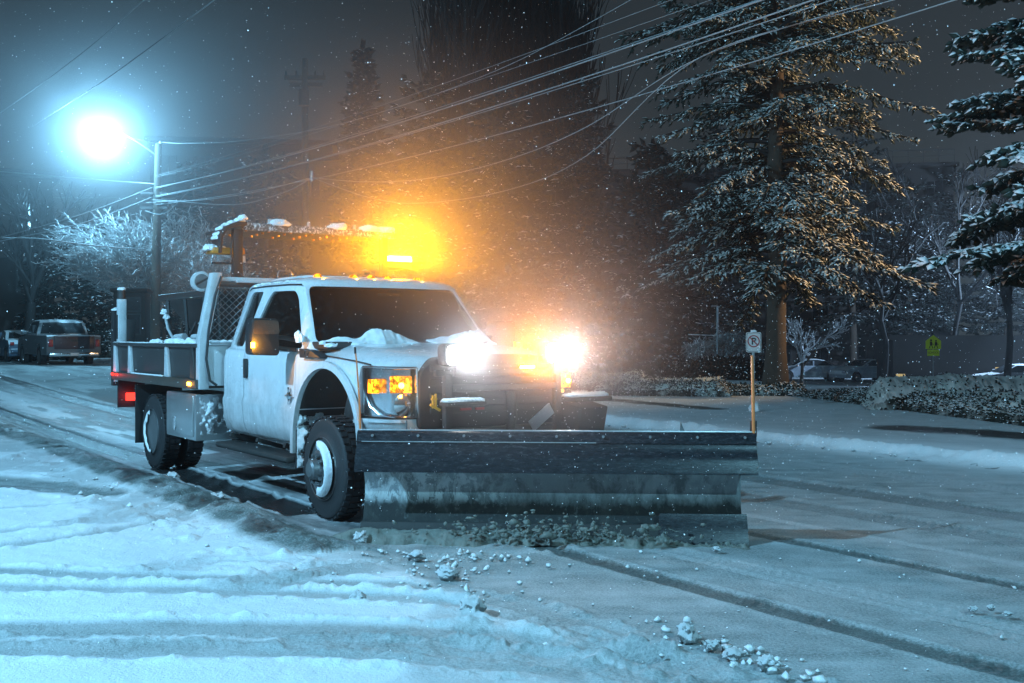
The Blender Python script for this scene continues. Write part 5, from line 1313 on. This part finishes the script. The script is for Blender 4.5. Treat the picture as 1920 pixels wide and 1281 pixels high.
pl=MB().prism([(-.33,zc-.10),(.33,zc-.10),(.33,zc+.24),(0,zc+.50),(-.33,zc+.24)],-.004,.006).build('sign_plate',syg,r)
for s,x in ((1,-.10),(.85,.11)):
    k=MB().ob((x,-.008,zc+.05*s+.08),(.10,.002,.17*s)).ob((x-.05,-.008,zc+.0),(.035,.002,.15),(0,.35,0)).ob((x+.05,-.008,zc+.0),(.035,.002,.15),(0,-.35,0)); k.lathe([(-.010,.045*s),(-.007,.045*s)],(x,0,zc+.16*s+.11),'y',12); k.ob((x+.07,-.008,zc+.11),(.09,.002,.03),(0,.5,0)); k.build('walking_figure',sgk,pl,smooth=0)
p2=MB().prism([(-.26,zc-.40),(.26,zc-.40),(.26,zc-.13),(-.26,zc-.13)],-.004,.006).build('lower_plate',syg,r)
text_mesh('letter',"SCHOOL",.12,sgk,p2,Matrix.Translation((0,-.0065,zc-.265))@Matrix.Rotation(PI/2,4,'X'),.0006)

# ------------------------------------------------------------------ parked vehicles
def vehicle(name,label,cat,loc,rz,kind,paint,group,glass='carglass'):
    """x forward, length centred"""
    r=empty(name,loc,rz,label=label,cat=cat,group=group)
    if kind=='sedan': L,Wd,P=4.7,1.82,[(-2.35,.35),(-2.33,.80),(-2.15,.98),(-1.55,1.03),(-.95,1.36),(-.45,1.44),(.25,1.42),(1.05,.98),(1.9,.88),(2.25,.74),(2.35,.5),(2.3,.28),(-2.3,.28)]; wx=(1.42,-1.4); wr=.33; gl=[(-1.42,1.02),(-.92,1.32),(-.45,1.39),(.22,1.37),(.88,1.02)]
    elif kind=='suv': L,Wd,P=4.7,1.9,[(-2.3,.38),(-2.36,.80),(-2.28,1.10),(-2.0,1.62),(-1.7,1.72),(.1,1.70),(.35,1.64),(1.1,1.10),(2.0,1.0),(2.3,.80),(2.35,.5),(2.3,.32),(-2.25,.32)]; wx=(1.45,-1.4); wr=.37; gl=[(-2.1,1.14),(-1.85,1.58),(-1.6,1.63),(.1,1.60),(.3,1.55),(.88,1.13)]
    else: L,Wd,P=5.8,2.0,[(-2.9,.62),(-2.92,1.22),(-2.85,1.27),(-.98,1.27),(-.80,1.80),(-.65,1.90),(.55,1.90),(.78,1.84),(1.30,1.32),(2.6,1.20),(2.88,1.0),(2.92,.6),(2.85,.5),(-2.85,.5)]; wx=(1.95,-1.35); wr=.42; gl=[(-.78,1.33),(-.66,1.75),(-.55,1.80),(.52,1.80),(.70,1.72),(1.08,1.33)]
    belt=1.27 if kind=='pickup' else (1.0 if kind=='sedan' else 1.12)
    # section loft across y
    rings=[]
    for k in range(9):
        s=-1+2*k/8; y=s*Wd/2; q=abs(s)
        R=[]
        for x,z in P:
            zz=z; xx=x
            R.append((xx*(1-.03*q**4),y*(1.0 if z<=belt+.02 else 1-.17*(z-belt)/.6),zz-(.05*q**6 if z>belt else .02*q**6)))
        rings.append(R)
    b=loft(rings); body=b.build('body',M[paint],r,smooth=0)
    cut=[]
    for x in wx:
        for s in (-1,1): cut.append(MB().lathe([(s*(Wd/2-.28),wr+.07),(s*(Wd/2+.2),wr+.07)],(x,0,wr+.02),'y',24))
    if kind=='pickup': cut.append(MB().box(-2.80,-1.05,-.80,.80,.85,1.6))
    boolean(body,cut); smooth_angle(body,38)
    for s in (-1,1):
        G_=[(x,z) for x,z in gl]; zb=gl[0][1]
        V=[];
        mb=MB(); n=len(G_)
        for o in (.006,-.03):
            for x,z in G_: V.append((x,s*((Wd/2)*(1-.17*(z-belt)/.6)+o),z))
        mb.add(V,[tuple(range(n)),tuple(range(2*n-1,n-1,-1))]+[(i,i+n,(i+1)%n+n,(i+1)%n) for i in range(n)]); w=mb.build('side_window',M[glass],r)
        MB().box(-.25,-.17,min(s*Wd/2*.9,s*(Wd/2+.0)),max(s*Wd/2*.9,s*(Wd/2+.0)),gl[0][1],gl[-2][1]-.05).build('door_pillar',M[paint],w)
        MB().ob((gl[-1][0]-.1,s*(Wd/2+.10),gl[-1][1]+.04),(.14,.2,.15)).build('mirror',M[paint],r,bevel=.03)
        for x in wx:
            wh=empty('wheel',(x,s*(Wd/2-.11),wr)); wh.parent=r
            MB().lathe([(-.11,wr*.62),(-.11,wr*.92),(-.08,wr),(.08,wr),(.11,wr*.92),(.11,wr*.62)],(0,0,0),'y',26,True).build('tyre',M['tyre_snow2'] if 'tyre_snow2' in M else M['rubber'],wh)
            MB().lathe([(-s*-.10,wr*.62),(s*.08,wr*.55),(s*.085,.05),(s*.09,.001)],(0,0,0),'y',20).build('rim',M['rim'],wh)
    # rear and front glass
    if kind=='pickup': ra,rb=(-.985,1.33),(-.83,1.76)
    elif kind=='sedan': ra,rb=(-1.50,1.05),(-.98,1.33)
    else: ra,rb=(-2.27,1.14),(-2.04,1.57)
    fa=gl[-1];fb=(P[6][0]+.0,P[6][1]) if kind!='sedan' else (.27,1.40)
    def pane(a,b,nm,o):
        wa,wb=Wd*.43,Wd*.37; mb=MB(); V=[(a[0]+o,-wa,a[1]),(a[0]+o,wa,a[1]),(b[0]+o,wb,b[1]),(b[0]+o,-wb,b[1])]; V+=[(x-o*1.5,y,z) for x,y,z in V]; mb.add(V,[(0,1,2,3),(7,6,5,4),(0,4,5,1),(1,5,6,2),(2,6,7,3),(3,7,4,0)]); mb.build(nm,M[glass],r)
    pane(ra,rb,'rear_window',-.02)
    if kind=='sedan': pane((1.0,1.02),(.30,1.39),'windshield',.03)
    elif kind=='suv': pane((1.05,1.15),(.42,1.60),'windshield',.03)
    else: pane((1.26,1.36),(.84,1.79),'windshield',.03)
    for s in (-1,1):
        MB().ob((-L/2+.02,s*Wd*.43,.95 if kind!='sedan' else .82),(.06,.16,.28 if kind!='sedan' else .14)).build('tail_lamp',M['redp'],r,bevel=.02)
        MB().ob((L/2-.10,s*Wd*.38,.68 if kind=='sedan' else .82),(.14,.34,.14)).build('headlight',M['chrome'],r,bevel=.03)
    MB().box(-L/2-.06,-L/2+.10,-Wd*.46,Wd*.46,.42,.60).build('rear_bumper',M['chrome'] if kind=='pickup' else M[paint],r,bevel=.03)
    if kind=='pickup':
        tg=MB().box(-L/2-.025,-L/2+.01,-.74,.74,.72,1.22).build('tailgate',M['darkred'],r,bevel=.01); MB().ob((-L/2-.03,0,1.05),(.02,.28,.08)).build('tailgate_handle',M['black'],tg)
        MB().box(-L/2-.07,-L/2-.06,-.16,.16,.46,.57).build('number_plate',M['bedwhite'],r)
    return r
az=TH+PI/2; fwd_away=math.atan2(F2[1],F2[0])+PI   # pointing away along the road
G='vehicles parked along the far kerb'
def park(px,py,Yy): X=(px-960)/FPX*Yy; return (X,Yy,CH-(py-HY)/FPX*Yy)
pk=vehicle('parked_pickup','snow dusted pickup truck with dark red tailgate parked at the far left kerb','pickup truck',park(108,686,44.0),fwd_away,'pickup','carpaint',G)
L_=pk.location; l2=fwd_away
def behind(d,lat=0): return (L_[0]+math.cos(l2)*d-math.sin(l2)*lat, L_[1]+math.sin(l2)*d+math.cos(l2)*lat, L_[2]+.012*d)
vehicle('parked_car','small snowy car parked directly ahead of the pickup','car',behind(6.2,.25),fwd_away,'sedan','carblue',G)
vehicle('parked_car','snow covered sport utility car two places ahead of the pickup, at the left edge','car',behind(12.2),fwd_away,'suv','carblue',G)
vehicle('parked_car','last snow covered car of the row, cut by the left edge','car',behind(18.2),fwd_away,'suv','carblue',G)
G='snow covered cars in the lower car park'
vehicle('parked_car','snow covered rounded car right of the spruce trunk, seen from its side','car',((1515-960)/FPX*69,69,-1.35),PI-.12,'sedan','carwhite',G)
vehicle('parked_car','snow covered pale car facing left behind the thin dark trunk','car',((1625-960)/FPX*68,68,-1.35),PI+.35,'sedan','carwhite',G)
vehicle('parked_car','dark car in front of the lit low windows at the right edge','car',((1905-960)/FPX*56,56,-1.35),PI-.1,'sedan','carpaint',G)
# ------------------------------------------------------------------ air
def haze_box():
    o=MB().box(-140,140,-30,170,-3.2,44).build('haze',bpy.data.materials.new('haze_air'),None,smooth=0)
    m=o.data.materials[0]; m.use_nodes=True; m.node_tree.nodes.clear(); t=NT(m)
    v=t.n('VolumePrincipled'); v.inputs['Color'].default_value=(.86,.90,.95,1); v.inputs['Density'].default_value=HAZE; v.inputs['Anisotropy'].default_value=.6
    t.l(v.outputs[0],t.o.inputs['Volume']); o.visible_shadow=True
    return tag(o,'thin snowy night haze filling the whole street',kind='stuff')
HAZE=.0009
haze_box()
def mist(name,loc,size,dens,label,aniso=.5,nz=1.0,ex=3.2,col=(.95,.96,1)):  # local volume added around a lamp to build its halo
    bm=bmesh.new(); bmesh.ops.create_icosphere(bm,subdivisions=3,radius=1); me=bpy.data.meshes.new(name); bm.to_mesh(me); bm.free()
    o=bpy.data.objects.new(name,me); o.location=loc; o.scale=size; link(o)
    m=new_mat(name+'_air'); t=NT(m); tc=t.n('TexCoord').outputs['Object']
    ln=t.n('VectorMath',operation='LENGTH'); t.l(tc,ln.inputs[0])
    g=t.math('SUBTRACT',1.0,ln.outputs['Value'],True); g2=t.math('POWER',g,ex)
    d=t.math('MULTIPLY',g2,t.math('ADD',t.math('MULTIPLY',t.noise(1.6,3,.6,tc),nz),1-nz*.5))
    v=t.n('VolumePrincipled'); v.inputs['Color'].default_value=(*col,1); v.inputs['Anisotropy'].default_value=aniso; t.l(t.math('MULTIPLY',d,dens),v.inputs['Density'])
    t.l(v.outputs[0],t.o.inputs['Volume']); me.materials.append(m)
    return tag(o,label,kind='stuff')
def lw(x,y,z): a=l2w(x,y); return (a[0],a[1],z)
mist('lamp_halo_mist',lw(1.15,.0,1.45),(2.2,2.4,1.6),.36,'extra mist added in front of the truck to give the two plow lamps their glow',ex=2.4)
mist('lamp_halo_mist',(LX-1.2,LY,9.7),(15,7,8),.055,'extra mist added to widen the glow round the lit street lamp',ex=1.1)
mist('lamp_halo_mist',lw(-2.6,1.15,2.5),(3.9,3.9,3.0),.20,'extra mist added to make the halo round the lit amber beacon',ex=1.6)
# ------------------------------------------------------------------ lights
def point(name,loc,P,col,r,parent=None):
    l=bpy.data.lights.new(name,'POINT'); l.energy=P; l.color=col; l.shadow_soft_size=r; o=bpy.data.objects.new(name,l); o.location=loc; link(o,parent); return o
def spot(name,loc,d,P,col,r,size,blend,parent=None):
    l=bpy.data.lights.new(name,'SPOT'); l.energy=P; l.color=col; l.shadow_soft_size=r; l.spot_size=math.radians(size); l.spot_blend=blend
    o=bpy.data.objects.new(name,l); o.location=loc; o.rotation_euler=Vector(d).to_track_quat('-Z','Y').to_euler(); link(o,parent); return o
CY=(.26,.68,1.0)
point('street_lamp_light',(LX-PX,LY-PY,8.72-pz),4600,CY,.10,pole)
# street lamp standing just outside the frame on our side of the road
def street_lamp(loc,rz,H,arm,label,P,col,lensmat,aim=None):
    r=empty('street_lamp',loc,rz,label=label,cat='street lamp')
    MB().tube([(0,0,0),(0,0,H*.5),(0,0,H-.2)],[.11,.09,.06],12).build('post',M['galv'],r)
    MB().tube([(0,0,H-.3),(.5,0,H),(arm,0,H+.08)],.035,8).build('arm',M['galv'],r)
    h=MB().ob((arm+.2,0,H+.08),(.6,.24,.12)).build('lamp_head',M['galv'],r,bevel=.03)
    MB().ob((arm+.24,0,H+.01),(.3,.16,.04)).build('lamp_lens',lensmat,h,bevel=.01)
    if aim: spot('street_lamp_light',(arm+.24,0,H-.16),aim,P,col,.12,80,.5,r)
    else: point('street_lamp_light',(arm+.24,0,H-.14),P,col,.12,r)
    return r
street_lamp((-13.0,1.6,0),.25,9.2,2.6,'tall street lamp standing outside the left edge of the photo, lighting the foreground snow',11000,(.27,.67,1.0),M['e_street'])
street_lamp((18.5,23.5,.12),PI-.3,6.4,1.6,'shorter warm street lamp outside the right edge lighting the spruce boughs',8000,(1,.66,.34),M['e_sodium'],aim=(1,.12,.10))
street_lamp((7.5,-7.5,0),2.2,8.6,2.2,'street lamp behind the camera across the side street',4600,(.30,.76,1.0),M['e_street'])
street_lamp((33.5,61,-1.35),PI-.1,8.5,2.0,'car park street lamp outside the right edge of the photo',16000,(.42,.68,1.0),M['e_street'])
# vehicle lamps
for y,z in ((-.43,1.385),(.53,1.395)):
    spot('plow_lamp_light',(1.23,y,z),(1,-.25,.10),36,(.90,.90,1),.05,120,.9,T)
point('beacon_light',(-2.70,1.20,2.45),560,(1,.36,.0),.05,T)
spot('flasher_light',(1.14,.29,1.27),(1,-.45,.62),210,(1,.30,.0),.03,95,.7,T)
point('mirror_marker_light',(-.66,-1.40,1.455),7,(1,.42,.02),.015,T)
point('turn_lamp_light',(.99,-.80,1.13),2.2,(1,.42,.03),.03,T)
point('turn_lamp_light',(.99,.80,1.13),1.0,(1,.42,.03),.03,T)
point('bed_marker_light',(-2.86,-1.27,1.037),.8,(1,.38,.02),.01,T)
point('tail_marker_light',(-5.8,-1.27,1.055),.6,(1,.04,.02),.01,T)
point('tail_light_lamp',(-5.93,-.98,.76),1.5,(1,.03,.02),.03,T)
for y in (-.54,-.19,0,.19,.54): point('clearance_light',(-1.09,y,2.11),.5,(1,.45,.03),.012,T)
# ------------------------------------------------------------------ falling snow
def flakes():
    rs=np.random.RandomState(9); n=9000
    Y=2.2+40*rs.rand(n)**1.15; X=(rs.rand(n)*1.3-.65)*Y; Z=rs.uniform(0,1,n)*(1.2+.42*Y)
    # extra flakes blown about in the lamp light
    n2=2600; c=np.array(lw(1.7,.9,0)); E_=np.stack([c[0]+rs.normal(0,1.1,n2),c[1]+rs.normal(0,1.0,n2),np.abs(rs.normal(1.0,.55,n2))],1)
    P=np.vstack([np.stack([X,Y,Z],1),E_]); r=np.concatenate([rs.gamma(3,.0007,n)+.0005,rs.uniform(.0012,.0032,n2)]); r*=np.clip(P[:,1]/9,.35,1.6)
    tt=np.array([[1,0,0],[-1,0,0],[0,1,0],[0,-1,0],[0,0,1],[0,0,-1.0]]); f=np.array([[0,2,4],[2,1,4],[1,3,4],[3,0,4],[2,0,5],[1,2,5],[3,1,5],[0,3,5]])
    V=(P[:,None]+tt[None]*r[:,None,None]*rs.uniform(.6,1.4,(len(P),6,1))).reshape(-1,3); F=(f[None]+(np.arange(len(P))*6)[:,None,None]).reshape(-1,3)
    m=new_mat('snowflake');t=NT(m); a=t.n('BsdfDiffuse');a.inputs[0].default_value=(.9,.9,.92,1);b=t.n('BsdfTranslucent');b.inputs[0].default_value=(.9,.9,.92,1);x=t.n('AddShader');t.l(a.outputs[0],x.inputs[0]);t.l(b.outputs[0],x.inputs[1]);t.l(x.outputs[0],t.o.inputs[0])
    tag(mesh_np('falling_snow',V,F,m),'fine snowflakes drifting through the street and the lamp light',kind='stuff')
flakes()
# ------------------------------------------------------------------ night sky
w=bpy.data.worlds.new('World'); scene.world=w; w.use_nodes=True; nt=w.node_tree; nt.nodes.clear()
o_=nt.nodes.new('ShaderNodeOutputWorld'); b1=nt.nodes.new('ShaderNodeBackground')
tc=nt.nodes.new('ShaderNodeTexCoord'); sp_=nt.nodes.new('ShaderNodeSeparateXYZ'); nt.links.new(tc.outputs['Generated'],sp_.inputs[0])
rp=nt.nodes.new('ShaderNodeValToRGB'); rp.color_ramp.elements[0].color=(.032,.043,.048,1); rp.color_ramp.elements[0].position=0; rp.color_ramp.elements[1].color=(.012,.017,.024,1); rp.color_ramp.elements[1].position=.55
nt.links.new(sp_.outputs[2],rp.inputs[0]); nt.links.new(rp.outputs[0],b1.inputs[0]); b1.inputs[1].default_value=1.0; nt.links.new(b1.outputs[0],o_.inputs[0])
scene.view_settings.view_transform='Standard'; scene.view_settings.look='None'; scene.view_settings.exposure=0; scene.view_settings.gamma=1
scene.cycles.use_denoising=True
scene.cycles.volume_bounces=0; scene.cycles.max_bounces=5; scene.cycles.transparent_max_bounces=12
scene.cycles.diffuse_bounces=2; scene.cycles.glossy_bounces=2; scene.cycles.transmission_bounces=2
scene.cycles.volume_step_rate=1.0; scene.cycles.volume_max_steps=128
scene.cycles.sample_clamp_indirect=4
